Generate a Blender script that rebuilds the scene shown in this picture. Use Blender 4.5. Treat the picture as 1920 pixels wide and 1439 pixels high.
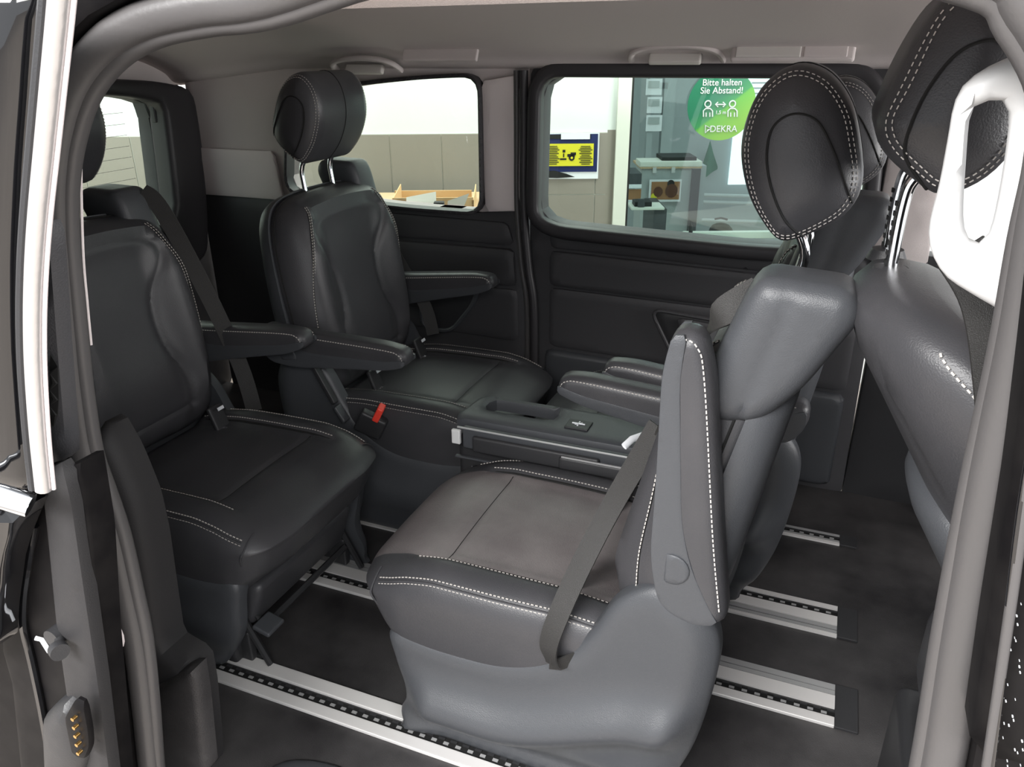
import bpy, math, random
import numpy as np
from mathutils import Vector, Matrix
from mathutils.geometry import delaunay_2d_cdt
random.seed(3)
C = bpy.context.scene.collection
for o in list(bpy.data.objects): bpy.data.objects.remove(o)
scn = bpy.context.scene
# ---------------------------------------------------------------- camera
F = 1450.0; CAMH = 1.25
RT = Vector((0.9266594, 0.37582308, -0.00770486)); UP = Vector((-0.14317838, 0.37183565, 0.91719039)); FW = Vector((-0.34756626, 0.84881993, -0.39837474))
cd = bpy.data.cameras.new('camera'); cam = bpy.data.objects.new('camera', cd); C.objects.link(cam); scn.camera = cam
cd.sensor_fit = 'HORIZONTAL'; cd.sensor_width = 36; cd.lens = 36 * F / 1920; cd.clip_start = .02
m4 = Matrix((RT, UP, -FW)).transposed().to_4x4(); m4.translation = (0, 0, CAMH); cam.matrix_world = m4
# ---------------------------------------------------------------- world, light, exposure
w = bpy.data.worlds.new('world'); scn.world = w; w.use_nodes = True
w.node_tree.nodes['Background'].inputs[0].default_value = (.93, .96, 1, 1)
w.node_tree.nodes['Background'].inputs[1].default_value = 1.15
scn.view_settings.view_transform = 'Standard'; scn.view_settings.look = 'None'; scn.view_settings.gamma = 1
scn.view_settings.exposure = .35
try: scn.view_settings.use_curve_mapping = False
except Exception: pass
def area(name, loc, tgt, sx, sy, e, col=(1, .985, .97)):
    l = bpy.data.lights.new(name, 'AREA'); l.shape = 'RECTANGLE'; l.size = sx; l.size_y = sy; l.energy = e; l.color = col
    o = bpy.data.objects.new(name, l); C.objects.link(o); o.location = loc
    o.rotation_euler = (Vector(tgt) - Vector(loc)).to_track_quat('-Z', 'Y').to_euler(); return o
area('hall_lamp_near', (-1.2, -1.7, 2.55), (-.2, 1.1, .3), 2.6, .6, 210)
area('hall_lamp_right', (1.3, -1.3, 2.3), (-.4, 1.2, .4), 2.0, .5, 40)
area('fill_light_front', (2.9, 1.4, 1.25), (-.8, 1.6, 1.0), 1.8, .9, 75)  # added fill shining in through the windscreen to lift the cabin; no fixture there
area('hall_lamp_far', (-1.4, 3.3, 2.4), (-1.7, 4.4, .3), 3.5, .5, 45)
area('hall_lamp_rear', (-3.8, 2.4, 2.4), (-5.2, 3.6, .4), 2.0, .5, 40)
# ---------------------------------------------------------------- helpers
def at(px, py, ax, val):
    d = RT * ((px - 960) / F) - UP * ((py - 719.5) / F) + FW
    i = 'xyz'.index(ax); o = Vector((0, 0, CAMH)); return o + d * ((val - o[i]) / d[i])
def mat(name, col, rough=.5, metal=0, bump=0, bscale=300, spec=.5, noise=0, nscale=6, col2=None, coat=0, trans=0, emit=0, ior=1.45):
    m = bpy.data.materials.new(name); m.use_nodes = True; nt = m.node_tree; b = nt.nodes['Principled BSDF']
    b.inputs['Base Color'].default_value = (*col, 1); b.inputs['Roughness'].default_value = rough; b.inputs['Metallic'].default_value = metal
    b.inputs['Specular IOR Level'].default_value = spec; b.inputs['Coat Weight'].default_value = coat; b.inputs['IOR'].default_value = ior
    b.inputs['Transmission Weight'].default_value = trans
    if emit: b.inputs['Emission Color'].default_value = (*col, 1); b.inputs['Emission Strength'].default_value = emit
    tc = nt.nodes.new('ShaderNodeTexCoord')
    if bump:
        n = nt.nodes.new('ShaderNodeTexNoise'); n.inputs['Scale'].default_value = bscale; n.inputs['Detail'].default_value = 3
        nt.links.new(tc.outputs['Object'], n.inputs['Vector']); bp = nt.nodes.new('ShaderNodeBump'); bp.inputs['Strength'].default_value = bump
        bp.inputs['Distance'].default_value = .002; nt.links.new(n.outputs['Fac'], bp.inputs['Height']); nt.links.new(bp.outputs['Normal'], b.inputs['Normal'])
    if col2:
        n = nt.nodes.new('ShaderNodeTexNoise'); n.inputs['Scale'].default_value = nscale; n.inputs['Detail'].default_value = 7; n.inputs['Roughness'].default_value = .6
        nt.links.new(tc.outputs['Object'], n.inputs['Vector']); r = nt.nodes.new('ShaderNodeValToRGB')
        r.color_ramp.elements[0].position = .5 - noise; r.color_ramp.elements[1].position = .5 + noise + .12
        r.color_ramp.elements[0].color = (*col, 1); r.color_ramp.elements[1].color = (*col2, 1)
        nt.links.new(n.outputs['Fac'], r.inputs['Fac']); nt.links.new(r.outputs['Color'], b.inputs['Base Color'])
    return m
def s(r, g, b):
    f = lambda c: ((c / 255 + .055) / 1.055) ** 2.4 if c > 10 else c / 255 / 12.92
    return (f(r), f(g), f(b))
M = dict(
    leather=mat('black_leather', (.044, .044, .048), .37, bump=.22, bscale=520, col2=(.054, .053, .057), noise=.1),
    worn=mat('worn_lit_leather', (.12, .105, .107), .36, bump=.35, bscale=420, col2=(.20, .183, .18), noise=.12, nscale=5),
    stitch=mat('pale_thread', (.50, .47, .44), .8),
    seam=mat('seam_shadow', (.008, .008, .008), .8),
    shell=mat('charcoal_plastic', (.056, .059, .065), .38, bump=.25, bscale=700),
    dark=mat('black_plastic', (.028, .028, .030), .45, bump=.15, bscale=500),
    chrome=mat('chrome', (.85, .86, .88), .07, 1),
    belt=mat('belt_webbing', (.026, .025, .024), .5, bump=.5, bscale=900),
    red=mat('red_button', s(240, 70, 55), .4),
    panel=mat('panel_plastic', (.055, .054, .058), .5, bump=.3, bscale=500),
    rubber=mat('frame_rubber', (.036, .034, .037), .45),
    liner=mat('headliner_cloth', s(205, 196, 194), .95, bump=.4, bscale=800),
    pale=mat('pale_pillar_trim', s(228, 218, 217), .7, bump=.2, bscale=600),
    floor=mat('black_vinyl_floor', (.013, .012, .013), .55, bump=.4, bscale=400, col2=(.10, .095, .095), noise=.13, nscale=2.2),
    alu=mat('aluminium', (.86, .84, .82), .5, .35),
    alu2=mat('dull_aluminium', (.46, .46, .46), .45, .4),
    seal=mat('door_seal_rubber', (.078, .074, .074), .38, bump=.1, bscale=200),
    paint=mat('black_paint', (.006, .006, .007), .08, coat=1),
    jamb=mat('jamb_paint', (.006, .0055, .006), .5, spec=.1, col2=(.012, .011, .011), noise=.1, nscale=20),
    strip=mat('grey_strip', (.55, .53, .52), .35, .6, bump=.3, bscale=90),
    white=mat('white_plastic', (.62, .62, .62), .4), cover=mat('dark_cover_plastic', (.030, .029, .030), .55, bump=.2, bscale=600, spec=.25),
    wall=mat('white_wall', (.80, .82, .80), .8), tile=mat('grey_tile', s(146, 139, 130), .35), grout=mat('pale_grout', s(190, 188, 180), .8),
    ground=mat('hall_floor', s(200, 190, 180), .6, col2=s(185, 175, 166), noise=.2, nscale=3),
    cream=mat('cream_frame', s(226, 226, 215), .5), card=mat('cardboard', s(215, 180, 135), .8), cardin=mat('cardboard_pale', s(225, 220, 210), .8),
    grey=mat('office_grey', s(178, 183, 184), .7), officew=mat('office_wall', s(165, 172, 175), .8),
    wood=mat('beige_wood', s(200, 170, 135), .6), blue=mat('sign_blue', s(30, 40, 90), .5), yellow=mat('sign_yellow', s(222, 214, 50), .5),
    ink=mat('black_ink', (.01, .01, .01), .6), paper=mat('paper_white', (.85, .86, .9), .7),
    green=mat('sticker_green', s(0, 130, 80), .5), lime=mat('lime_green', s(120, 185, 50), .5), pennant=mat('pennant_green', s(45, 105, 85), .7),
    skyb=mat('window_daylight', (.85, .93, 1), .8, emit=1.1), gold=mat('gold_contact', s(225, 180, 110), .25, 1), brown=mat('brown_fur', s(95, 60, 45), .8), tan=mat('tan_fur', s(160, 115, 80), .8),
    lamp=mat('lamp_lens', s(205, 200, 195), .3), redp=mat('red_plastic', s(205, 70, 50), .4), tag=mat('label_white', (.7, .72, .75), .5), scratch=mat('scratch', (.5, .5, .5), .6))
def glass(name, tint):
    m = bpy.data.materials.new(name); m.use_nodes = True; nt = m.node_tree; nt.nodes.remove(nt.nodes['Principled BSDF'])
    o = nt.nodes['Material Output']; t = nt.nodes.new('ShaderNodeBsdfTransparent'); t.inputs[0].default_value = (*tint, 1)
    g = nt.nodes.new('ShaderNodeBsdfGlossy'); g.inputs['Roughness'].default_value = .02; x = nt.nodes.new('ShaderNodeMixShader'); x.inputs[0].default_value = .06
    nt.links.new(t.outputs[0], x.inputs[1]); nt.links.new(g.outputs[0], x.inputs[2]); nt.links.new(x.outputs[0], o.inputs[0]); return m
M['glass'] = glass('green_tinted_glass', (.80, .93, .84)); M['oglass'] = glass('office_glass', (.84, .9, .9))

class MB:
    def __init__(s_): s_.v = []; s_.f = []; s_.m = []; s_.mats = []
    def mi(s_, m):
        if m not in s_.mats: s_.mats.append(m)
        return s_.mats.index(m)
    def add(s_, v, f, m):
        b = len(s_.v); i = s_.mi(m); s_.v += [tuple(p) for p in v]; s_.f += [tuple(b + k for k in q) for q in f]; s_.m += [i] * len(f); return s_
    def build(s_, name, parent=None, ang=40, loc=None):
        me = bpy.data.meshes.new(name); me.from_pydata(s_.v, [], s_.f); me.update()
        for m in s_.mats: me.materials.append(M[m])
        me.polygons.foreach_set('material_index', s_.m); me.validate()
        import bmesh
        bm = bmesh.new(); bm.from_mesh(me); bmesh.ops.recalc_face_normals(bm, faces=bm.faces); bm.to_mesh(me); bm.free()
        me.shade_smooth(); me.set_sharp_from_angle(angle=math.radians(ang))
        o = bpy.data.objects.new(name, me); C.objects.link(o)
        if parent: o.parent = parent
        if loc: o.location = loc
        return o
    def box(s_, c, d, m, R=None, bev=0):
        if bev:
            v, f = rbox(d, bev, max(bev * 1.2, min(d) / 3)); v = [Vector(p) for p in v]
        else:
            v = [Vector((x * d[0] / 2, y * d[1] / 2, z * d[2] / 2)) for x in (-1, 1) for y in (-1, 1) for z in (-1, 1)]
            f = [(0, 1, 3, 2), (4, 6, 7, 5), (0, 4, 5, 1), (2, 3, 7, 6), (0, 2, 6, 4), (1, 5, 7, 3)]
        if R: v = [R @ p for p in v]
        return s_.add([p + Vector(c) for p in v], f, m)
    def tube(s_, pts, r, m, n=10, closed=False, sy=1):
        pts = [Vector(p) for p in pts]; N = len(pts); v = []; f = []; pu = None
        for i, p in enumerate(pts):
            a = pts[i - 1] if (i or closed) else p; b = pts[(i + 1) % N] if (i < N - 1 or closed) else p
            t = (b - a).normalized()
            if pu is None: pu = t.orthogonal().normalized()
            u = (pu - t * pu.dot(t)).normalized(); pu = u; q = t.cross(u); rr_ = r[i] if isinstance(r, (list, tuple)) else r
            for k in range(n): an = 2 * math.pi * k / n; v.append(p + u * rr_ * math.cos(an) + q * rr_ * sy * math.sin(an))
        for i in range(N if closed else N - 1):
            j = (i + 1) % N
            for k in range(n): f.append((i * n + k, i * n + (k + 1) % n, j * n + (k + 1) % n, j * n + k))
        if not closed: f.append(tuple(range(n))[::-1]); f.append(tuple((N - 1) * n + k for k in range(n)))
        return s_.add(v, f, m)
    def ribbon(s_, pts, wd, wid, m, t=.0015):
        pts = [Vector(p) for p in pts]; v = []; f = []; N = len(pts); wd = [Vector(x).normalized() for x in (wd if isinstance(wd, list) else [wd] * N)]
        for i, p in enumerate(pts):
            tg = (pts[min(i + 1, N - 1)] - pts[max(i - 1, 0)]).normalized(); u = (wd[i] - tg * wd[i].dot(tg)).normalized(); n = tg.cross(u)
            for a, b in ((-1, -1), (1, -1), (1, 1), (-1, 1)): v.append(p + u * wid / 2 * a + n * t * b)
        for i in range(N - 1):
            for k in range(4): f.append((i * 4 + k, i * 4 + (k + 1) % 4, i * 4 + 4 + (k + 1) % 4, i * 4 + 4 + k))
        f += [(3, 2, 1, 0), (N * 4 - 4, N * 4 - 3, N * 4 - 2, N * 4 - 1)]
        return s_.add(v, f, m)
    def stitch(s_, pts, m='stitch', r=.0011, L=.0045, gap=.003):
        for p in even(pts, L + gap):
            s_.tube([p[0] - p[1] * L / 2, p[0] + p[1] * L / 2], r, m, n=4)
        return s_
def even(pts, step):
    pts = [Vector(p) for p in pts]; out = []; need = step / 2
    for a, b in zip(pts, pts[1:]):
        l = (b - a).length
        if l < 1e-9: continue
        d = (b - a) / l; t = need
        while t < l: out.append((a + d * t, d)); t += step
        need = t - l
    return out
def spline(P, n=8, closed=False):
    P = [Vector(p) for p in P]; N = len(P); out = []
    for i in range(N if closed else N - 1):
        g = (lambda k: P[k % N]) if closed else (lambda k: P[max(0, min(N - 1, k))])
        a, b, c, d = g(i - 1), g(i), g(i + 1), g(i + 2)
        for k in range(n):
            t = k / n; out.append(.5 * ((2 * b) + (c - a) * t + (2 * a - 5 * b + 4 * c - d) * t * t + (3 * b - a - 3 * c + d) * t ** 3))
    if not closed: out.append(P[-1])
    return out
def rr(P, r, n=6):   # round the corners of a polygon
    P = [Vector(p[:2]) for p in P]; N = len(P); out = []; r = r if isinstance(r, (list, tuple)) else [r] * N
    for i in range(N):
        a, b, c = P[i - 1], P[i], P[(i + 1) % N]; q = min(r[i], (a - b).length * .48, (c - b).length * .48)
        p0 = b + (a - b).normalized() * q; p1 = b + (c - b).normalized() * q
        for k in range(n + 1): t = k / n; out.append(p0 * (1 - t) ** 2 + b * 2 * t * (1 - t) + p1 * t * t)
    return out
def resample(P, sp):
    P = [Vector(p[:2]) for p in P]; P = P + [P[0]]; L = sum((b - a).length for a, b in zip(P, P[1:])); n = max(8, int(L / sp)); st = L / n; out = []; need = 0
    for a, b in zip(P, P[1:]):
        l = (b - a).length
        if l < 1e-9: continue
        d = (b - a) / l; t = need
        while t < l - 1e-9: out.append(a + d * t); t += st
        need = t - l
    return out[:n]
def inside(q, polys):
    r = np.zeros(len(q), bool)
    for P in polys:
        P = np.array([tuple(p) for p in P]); A = P; B = np.roll(P, -1, 0)
        for a, b in zip(A, B):
            c = (a[1] > q[:, 1]) != (b[1] > q[:, 1])
            with np.errstate(divide='ignore', invalid='ignore'): xx = (b[0] - a[0]) * (q[:, 1] - a[1]) / (b[1] - a[1]) + a[0]
            r ^= c & (q[:, 0] < xx)
    return r
def dist(q, P, closed=True):
    P = np.array([tuple(p)[:2] for p in P]); A = P if closed else P[:-1]; B = np.roll(P, -1, 0) if closed else P[1:]; best = np.full(len(q), 1e9)
    for a, b in zip(A, B):
        ab = b - a; t = np.clip(((q - a) @ ab) / max(ab @ ab, 1e-12), 0, 1); best = np.minimum(best, np.hypot(*(q - a - t[:, None] * ab).T))
    return best
def cdt(polys, sp, extra):
    pts = []; ed = []
    for P in polys:
        b = len(pts); pts += P; ed += [(b + i, b + (i + 1) % len(P)) for i in range(len(P))]
    nb = len(pts); allp = [Vector(p) for p in pts] + [Vector(p) for p in extra]
    V, E_, Fc, ov, oe, of = delaunay_2d_cdt(allp, ed, [], 0, 1e-6)
    V = np.array([tuple(p) for p in V]); T = np.array([tuple(f) for f in Fc if len(f) == 3]); cen = V[T].mean(1); T = T[inside(cen, polys)]
    isb = np.zeros(len(V), bool)
    for i, l in enumerate(ov):
        if any(k < nb for k in l): isb[i] = True
    return V, T, isb
def inflate(mb, outline, hf, hb, mp, m, r=.03, sp=.014, holes=(), m2=None):
    """closed outline -> padded solid: hf/hb(u,v,d) heights either side of the outline's plane; mp(u,v,h) -> 3D"""
    polys = [resample(outline, sp)] + [resample(h, sp) for h in holes]
    bp = np.array([tuple(p) for P in polys for p in P]); lo, hi = bp.min(0), bp.max(0); ex = []
    k = 0
    for y in np.arange(lo[1], hi[1], sp * .87):
        k += 1
        for x in np.arange(lo[0] + (k % 2) * sp / 2, hi[0], sp): ex.append((x, y))
    ex = np.array(ex); ok = inside(ex, polys)
    D = np.min([dist(ex, P) for P in polys], 0); ex = ex[ok & (D > r + sp * .4 if r > sp * .4 else D > sp * .5)]
    for fr in ((.06, .25, .55, 1) if r > .012 else (.2, 1)):
        d = r * fr
        for P in polys:
            A = np.array([tuple(p) for p in P]); t = np.roll(A, -1, 0) - np.roll(A, 1, 0); t /= np.linalg.norm(t, axis=1)[:, None] + 1e-12; n = np.stack([-t[:, 1], t[:, 0]], 1)
            for sg in (1, -1):
                q = A + n * d * sg; o2 = inside(q, polys); dd = np.min([dist(q, X) for X in polys], 0); q = q[o2 & (dd > d * .93)]; ex = np.vstack([ex, q]) if len(q) else ex
    V, T, isb = cdt(polys, sp, ex)
    D = np.min([dist(V, P) for P in polys], 0); D[isb] = 0
    f1 = hf(V[:, 0], V[:, 1], D); f2 = hb(V[:, 0], V[:, 1], D)
    same = isb & (np.abs(f1 + f2) < 1e-6); N = len(V); v = [mp(a, b, h) for (a, b), h in zip(V, f1)]; idx = list(range(N))
    for i in range(N):
        if not same[i]: idx[i] = len(v); v.append(mp(V[i, 0], V[i, 1], -f2[i]))
    fa = [tuple(t) for t in T]; fb = [(idx[t[2]], idx[t[1]], idx[t[0]]) for t in T]
    if not same[isb].all():
        base = 0
        ec = {}
        for t in T:
            for a, b in ((t[0], t[1]), (t[1], t[2]), (t[2], t[0])): ec[(a, b)] = 1
        for (a, b) in list(ec):
            if (b, a) not in ec and (idx[a] != a or idx[b] != b): fb.append(tuple(dict.fromkeys((b, a, idx[a], idx[b]))))
    mb.add(v, fa + fb, m) if not m2 else (lambda b: (mb.add(v, fa, m), mb.f.extend([tuple(b + q for q in x) for x in fb]), mb.m.extend([mb.mi(m2)] * len(fb))))(len(mb.v))
    return mb
def rnd(h, r): return lambda u, v, d: h * np.sqrt(np.clip(1 - (1 - np.clip(d / r, 0, 1)) ** 2, 0, 1))
def flat(h): return lambda u, v, d: np.full(len(d), float(h))
def plate(mb, outline, mp, th, m, holes=(), r=.006, sp=.03):   # rounded-edge slab
    rr_ = rnd(1, r)
    return inflate(mb, outline, lambda u, v, d: th / 2 - r + r * rr_(u, v, d), lambda u, v, d: th / 2 - r + r * rr_(u, v, d), mp, m, r, sp, holes)
def sm(x, a, b):
    t = np.clip((x - a) / (b - a), 0, 1); return t * t * (3 - 2 * t)
def rbox(d, r, sp, deform=None):
    d = np.array(d, float); h = d / 2; key = {}; v = []; f = []
    def grid(n): # positions incl. rounding zone
        return n
    def axis(L):
        i = L / 2 - r; n = max(1, int(2 * i / sp)); a = [-L / 2, -L / 2 + r * .12, -L / 2 + r * .4, -L / 2 + r * .7]; return a + list(np.linspace(-i, i, n + 1)) + [-x for x in a[::-1]]
    ax = [axis(L) for L in d]
    def vid(p):
        k = tuple(np.round(p, 6))
        if k not in key:
            p = np.array(p, float); c = np.clip(p, -(h - r), h - r); n = p - c; l = np.linalg.norm(n); q = c + n / l * r if l > 1e-9 else p
            if abs(l) > 1e-9: key[k] = len(v); v.append(q)
        return key[k]
    for a in range(3):
        b, c = [(1, 2), (2, 0), (0, 1)][a]
        for sg in (-1, 1):
            for i in range(len(ax[b]) - 1):
                for j in range(len(ax[c]) - 1):
                    q = []
                    for (ii, jj) in ((i, j), (i + 1, j), (i + 1, j + 1), (i, j + 1)):
                        p = [0, 0, 0]; p[a] = sg * h[a]; p[b] = ax[b][ii]; p[c] = ax[c][jj]; q.append(vid(p))
                    q = list(dict.fromkeys(q))
                    if len(q) > 2: f.append(tuple(q if sg > 0 else q[::-1]))
    v = np.array(v)
    if deform: v = deform(v)
    return [tuple(p) for p in v], f
def tag(o, label, cat, group=None, kind=None):
    if label: o['label'] = label
    if cat: o['category'] = cat
    if group: o['group'] = group
    if kind: o['kind'] = kind
    return o
def thing(name, label, cat, loc=(0, 0, 0), rz=0, group=None):
    o = bpy.data.objects.new(name, None); C.objects.link(o); o.location = loc; o.rotation_euler.z = rz; o.empty_display_size = .05; return tag(o, label, cat, group)
def struct(o, label=None):
    o['kind'] = 'structure'
    if label: o['label'] = label
    return o
XZ = lambda y: (lambda u, v, h: (u, y - h, v))          # plates facing the camera side, h towards -Y
YZ = lambda x: (lambda u, v, h: (x + h, u, v))
def pxp(L, ax='y', val=2.25):
    o = []
    for p in L:
        q = at(p[0], p[1], ax, val); o.append({'y': (q.x, q.z), 'x': (q.y, q.z), 'z': (q.x, q.y)}[ax])
    return o
# ================================================================ van interior shell (x forward, y across, z up; metres, z=0 van floor)
FY = 2.25; RX = -2.16
def wallmap(y): return lambda u, v, h: (u, y - h, v)
# floor
mb = MB(); mb.box((-.55, 1.48, -.02), (3.4, 1.56, .04), 'floor'); struct(mb.build('floor'), 'black vinyl van floor with dusty scuffs')
mb = MB(); mb.box((-.35, .72, -.14), (1.5, .30, .03), 'floor'); o = mb.build('step_well'); struct(o, 'lower black entry step below the near rail')
mb = MB(); out = [Vector((math.cos(a) * .17, math.sin(a) * .07)) for a in np.linspace(0, 2 * math.pi, 40)[:-1]]
inflate(mb, [Vector((-.70 + p.x * .75, .795 + p.y * .8)) for p in out], rnd(.03, .04), flat(0), lambda u, v, h: (u, v, .001 + h * .5), 'shell', .03, .02)
tag(mb.build('step_pad'), 'rounded dark grey rubber pad on the floor at the lower picture edge', 'pad')
# seat rails
def rail(name, y0, prof, label, x1=.157, x0=-2.1):
    t = thing(name, label, 'rail', ((x0 + x1) / 2, y0, 0), 0, 'aluminium seat rails in the floor'); xc = (x0 + x1) / 2; hl = (x1 - x0) / 2
    a = MB(); g = MB(); W = sum(p[0] for p in prof); y = 0
    for wdt, kind in prof:
        if kind == 'l': a.box((0, y + wdt / 2, .004), (2 * hl, wdt, .008), 'alu', bev=.0015)
        elif kind == 'f': a.box((0, y + wdt / 2, .0025), (2 * hl, wdt, .005), 'alu')
        elif kind == 'd': a.box((0, y + wdt / 2, .002), (2 * hl, wdt, .003), 'alu2')
        elif kind == 'n': a.box((0, y + wdt / 2, .0008), (2 * hl, wdt, .001), 'dark')
        elif kind == 't':
            g.box((0, y + wdt / 2, .0008), (2 * hl, wdt, .001), 'seam')
            x = -hl + .01
            while x < hl - .01:
                g.box((x, y + wdt * .38, .0025), (.011, wdt * .26, .002), 'alu2'); g.box((x + .013, y + wdt * .78, .0025), (.014, wdt * .2, .002), 'dark'); x += .0262
        y += wdt
    a.build('rail_profile', t); g.build('toothed_slot', t)
    e = MB(); e.box((hl + .022, W / 2, .003), (.044, W, .006), 'dark', bev=.001); e.build('end_cap', t); return t
P1 = [(.026, 'l'), (.003, 'n'), (.022, 't'), (.003, 'n'), (.032, 'l')]
P2 = [(.024, 'l'), (.003, 'n'), (.020, 't'), (.004, 'n'), (.036, 'f'), (.003, 'n'), (.012, 'd'), (.003, 'n'), (.016, 'd')]
P3 = [(.010, 'f'), (.003, 'n'), (.010, 'd'), (.004, 'n'), (.012, 'd'), (.003, 'n'), (.032, 'f'), (.004, 'n'), (.018, 't'), (.003, 'n'), (.014, 'f')]
P4 = [(.010, 'f'), (.003, 'n'), (.008, 'd'), (.018, 't'), (.004, 'n'), (.008, 'd')]
rail('seat_rail', .936, P1, 'bright aluminium seat rail nearest the door opening, under the rear seat foot')
rail('seat_rail', 1.293, P2, 'wide aluminium seat rail with toothed slot, second one from the door opening')
rail('seat_rail', 1.569, P3, 'grooved aluminium seat rail running in under the centre table')
rail('seat_rail', 1.954, P4, 'thin dull aluminium seat rail farthest from the open door')
# dusty scuff is in the floor material. far side: lower rear quarter, sliding door on the far side
gl_d = rr(pxp([(1018, 152), (1190, 147), (1450, 143), (1636, 148), (1642, 300), (1560, 478), (1400, 462), (1200, 440), (1080, 424), (1030, 408)]), .03)
gl_d = rr([Vector((-.822, .775)), Vector((-.815, 1.172)), Vector((.055, 1.172)), Vector((.085, .745)), Vector((-.2, .737)), Vector((-.76, .752))], [.06, .06, .07, .06, .05, .05])
gl_q = rr([Vector((-1.75, .80)), Vector((-1.70, 1.10)), Vector((-1.45, 1.143)), Vector((-1.2, 1.165)), Vector((-1.015, 1.172)), Vector((-1.018, .775)), Vector((-1.3, .775))], [.05, .08, .1, .1, .05, .05, .1])
mb = MB(); plate(mb, rr([Vector((-.86, -.02)), Vector((-.86, 1.235)), Vector((.14, 1.235)), Vector((.16, -.02))], [.01, .08, .08, .01]), wallmap(FY + .04), .07, 'panel', [gl_d], .006, .04)
door = struct(mb.build('door_1'), 'far sliding door panel of black plastic with a wide window')
# raised waist pad, lower pad, creases, pocket of the far door
def pad(P, y, th, m, name, par, r=.008, rad=.02, sp=.018):
    mb = MB(); inflate(mb, rr(P, rad), lambda u, v, d: th * .45 + th * .55 * rnd(1, r)(u, v, d), flat(0), wallmap(y + .004), m, r, sp); return mb.build(name, par)
pad([Vector((-.79, .675)), Vector((-.79, .745)), Vector((.12, .72)), Vector((.12, .655))], FY + .006, .012, 'panel', 'upper_trim', door, .006)
pad([Vector((-.79, .555)), Vector((-.79, .668)), Vector((.12, .648)), Vector((.12, .54))], FY + .006, .020, 'panel', 'waist_trim', door, .010)
pad([Vector((-.79, .35)), Vector((-.79, .548)), Vector((.12, .532)), Vector((.12, .33))], FY + .006, .014, 'panel', 'lower_trim', door, .008)
pad([Vector((-.80, .02)), Vector((-.80, .34)), Vector((.12, .32)), Vector((.12, .02))], FY + .006, .030, 'shell', 'kick_trim', door, .015)
mb = MB(); P = rr([Vector((-.46, .52)), Vector((-.15, .50)), Vector((-.17, .36)), Vector((-.37, .36))], .04)
inflate(mb, P, rnd(.006, .006), flat(0), wallmap(FY - .010), 'dark', .006, .03)
mb.tube([(p.x, FY - .017, p.y) for p in resample(P, .01)], .006, 'panel', 8, True); mb.build('pocket', door)
pad([Vector((-.385, .505)), Vector((-.20, .49)), Vector((-.22, .40)), Vector((-.33, .40))], FY - .016, .012, 'panel', 'pull_handle', door, .008, .03)
# rubber surround of the far door window
def ring(name, gl, grow, y, th, m, par=None, r=.012, lab=None):
    A = resample(gl, .02); c = []
    A_ = np.array([tuple(p) for p in A]); t = np.roll(A_, -1, 0) - np.roll(A_, 1, 0); t /= np.linalg.norm(t, axis=1)[:, None]; n = np.stack([-t[:, 1], t[:, 0]], 1)
    if not inside(A_[:1] + n[:1] * .005, [A])[0]: n = -n
    g = grow if callable(grow) else (lambda u, v: grow)
    out = [Vector(a - k * g(a[0], a[1])) for a, k in zip(A_, n)]
    mb = MB(); plate(mb, out, wallmap(y), th, m, [gl], r, .02); return mb.build(name, par)
ring('window_surround', gl_d, .042, FY - .005, .05, 'rubber', door, .014)
mb = MB(); mb.add([(p.x, FY + .07, p.y) for p in gl_d], [tuple(range(len(gl_d)))], 'glass'); struct(mb.build('window_1'))
mb = MB(); mb.add([(p.x, FY + .07, p.y) for p in gl_q], [tuple(range(len(gl_q)))], 'glass'); struct(mb.build('window_2'))
# rear quarter: lower dark trim, upper pale trim, pillar trim
mb = MB(); plate(mb, rr([Vector((RX, -.02)), Vector((RX, .762)), Vector((-1.02, .768)), Vector((-.875, .79)), Vector((-.875, -.02))], .005), wallmap(FY + .04), .07, 'panel', [], .004, .05)
wl = struct(mb.build('wall_far'), 'black lower side trim beside the rear seats')
pad([Vector((-1.60, .665)), Vector((-1.60, .75)), Vector((-.93, .745)), Vector((-.91, .672))], FY + .006, .016, 'panel', 'ledge_trim', wl)
pad([Vector((-1.60, .535)), Vector((-1.60, .655)), Vector((-.91, .662)), Vector((-.90, .54))], FY + .006, .024, 'panel', 'waist_trim', wl, .012)
pad([Vector((-1.60, .36)), Vector((-1.60, .525)), Vector((-.90, .528)), Vector((-.90, .35))], FY + .006, .014, 'panel', 'lower_trim', wl)
mb = MB(); P = rr([Vector((-1.25, .53)), Vector((-1.03, .54)), Vector((-1.05, .47)), Vector((-1.14, .36)), Vector((-1.25, .36))], .035)
inflate(mb, P, rnd(.004, .004), flat(0), wallmap(FY - .008), 'dark', .004, .03); mb.tube([(p.x, FY - .014, p.y) for p in resample(P, .01)], .008, 'shell', 8, True); mb.build('storage_pocket', wl)
mb = MB()
for k in range(9): mb.box((-1.57, FY - .02, .36 + k * .016), (.20, .012, .007), 'shell', bev=.002)
mb.build('vent_slats', wl)
mb = MB(); plate(mb, rr([Vector((RX, .762)), Vector((RX, 1.26)), Vector((-.86, 1.26)), Vector((-.875, .79)), Vector((-1.02, .768))], .004), wallmap(FY + .04), .06, 'liner', [gl_q], .01, .04)
struct(mb.build('trim_1'), 'grey upper side trim around the far rear window')
ring('window_rim', gl_q, .012, FY + .02, .09, 'rubber', bpy.data.objects['trim_1'], .004)
mb = MB(); plate(mb, rr([Vector((-1.005, .775)), Vector((-1.012, 1.16)), Vector((-.885, 1.18)), Vector((-.882, .785))], .012), wallmap(FY), .022, 'pale', [], .008, .03)
struct(mb.build('trim_2'), 'pale pillar trim between the two far windows')
mb = MB(); plate(mb, rr([Vector((RX + .02, .764)), Vector((RX + .02, .93)), Vector((-1.80, .93)), Vector((-1.78, .764))], .01), wallmap(FY), .016, 'pale', [], .006, .03)
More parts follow.
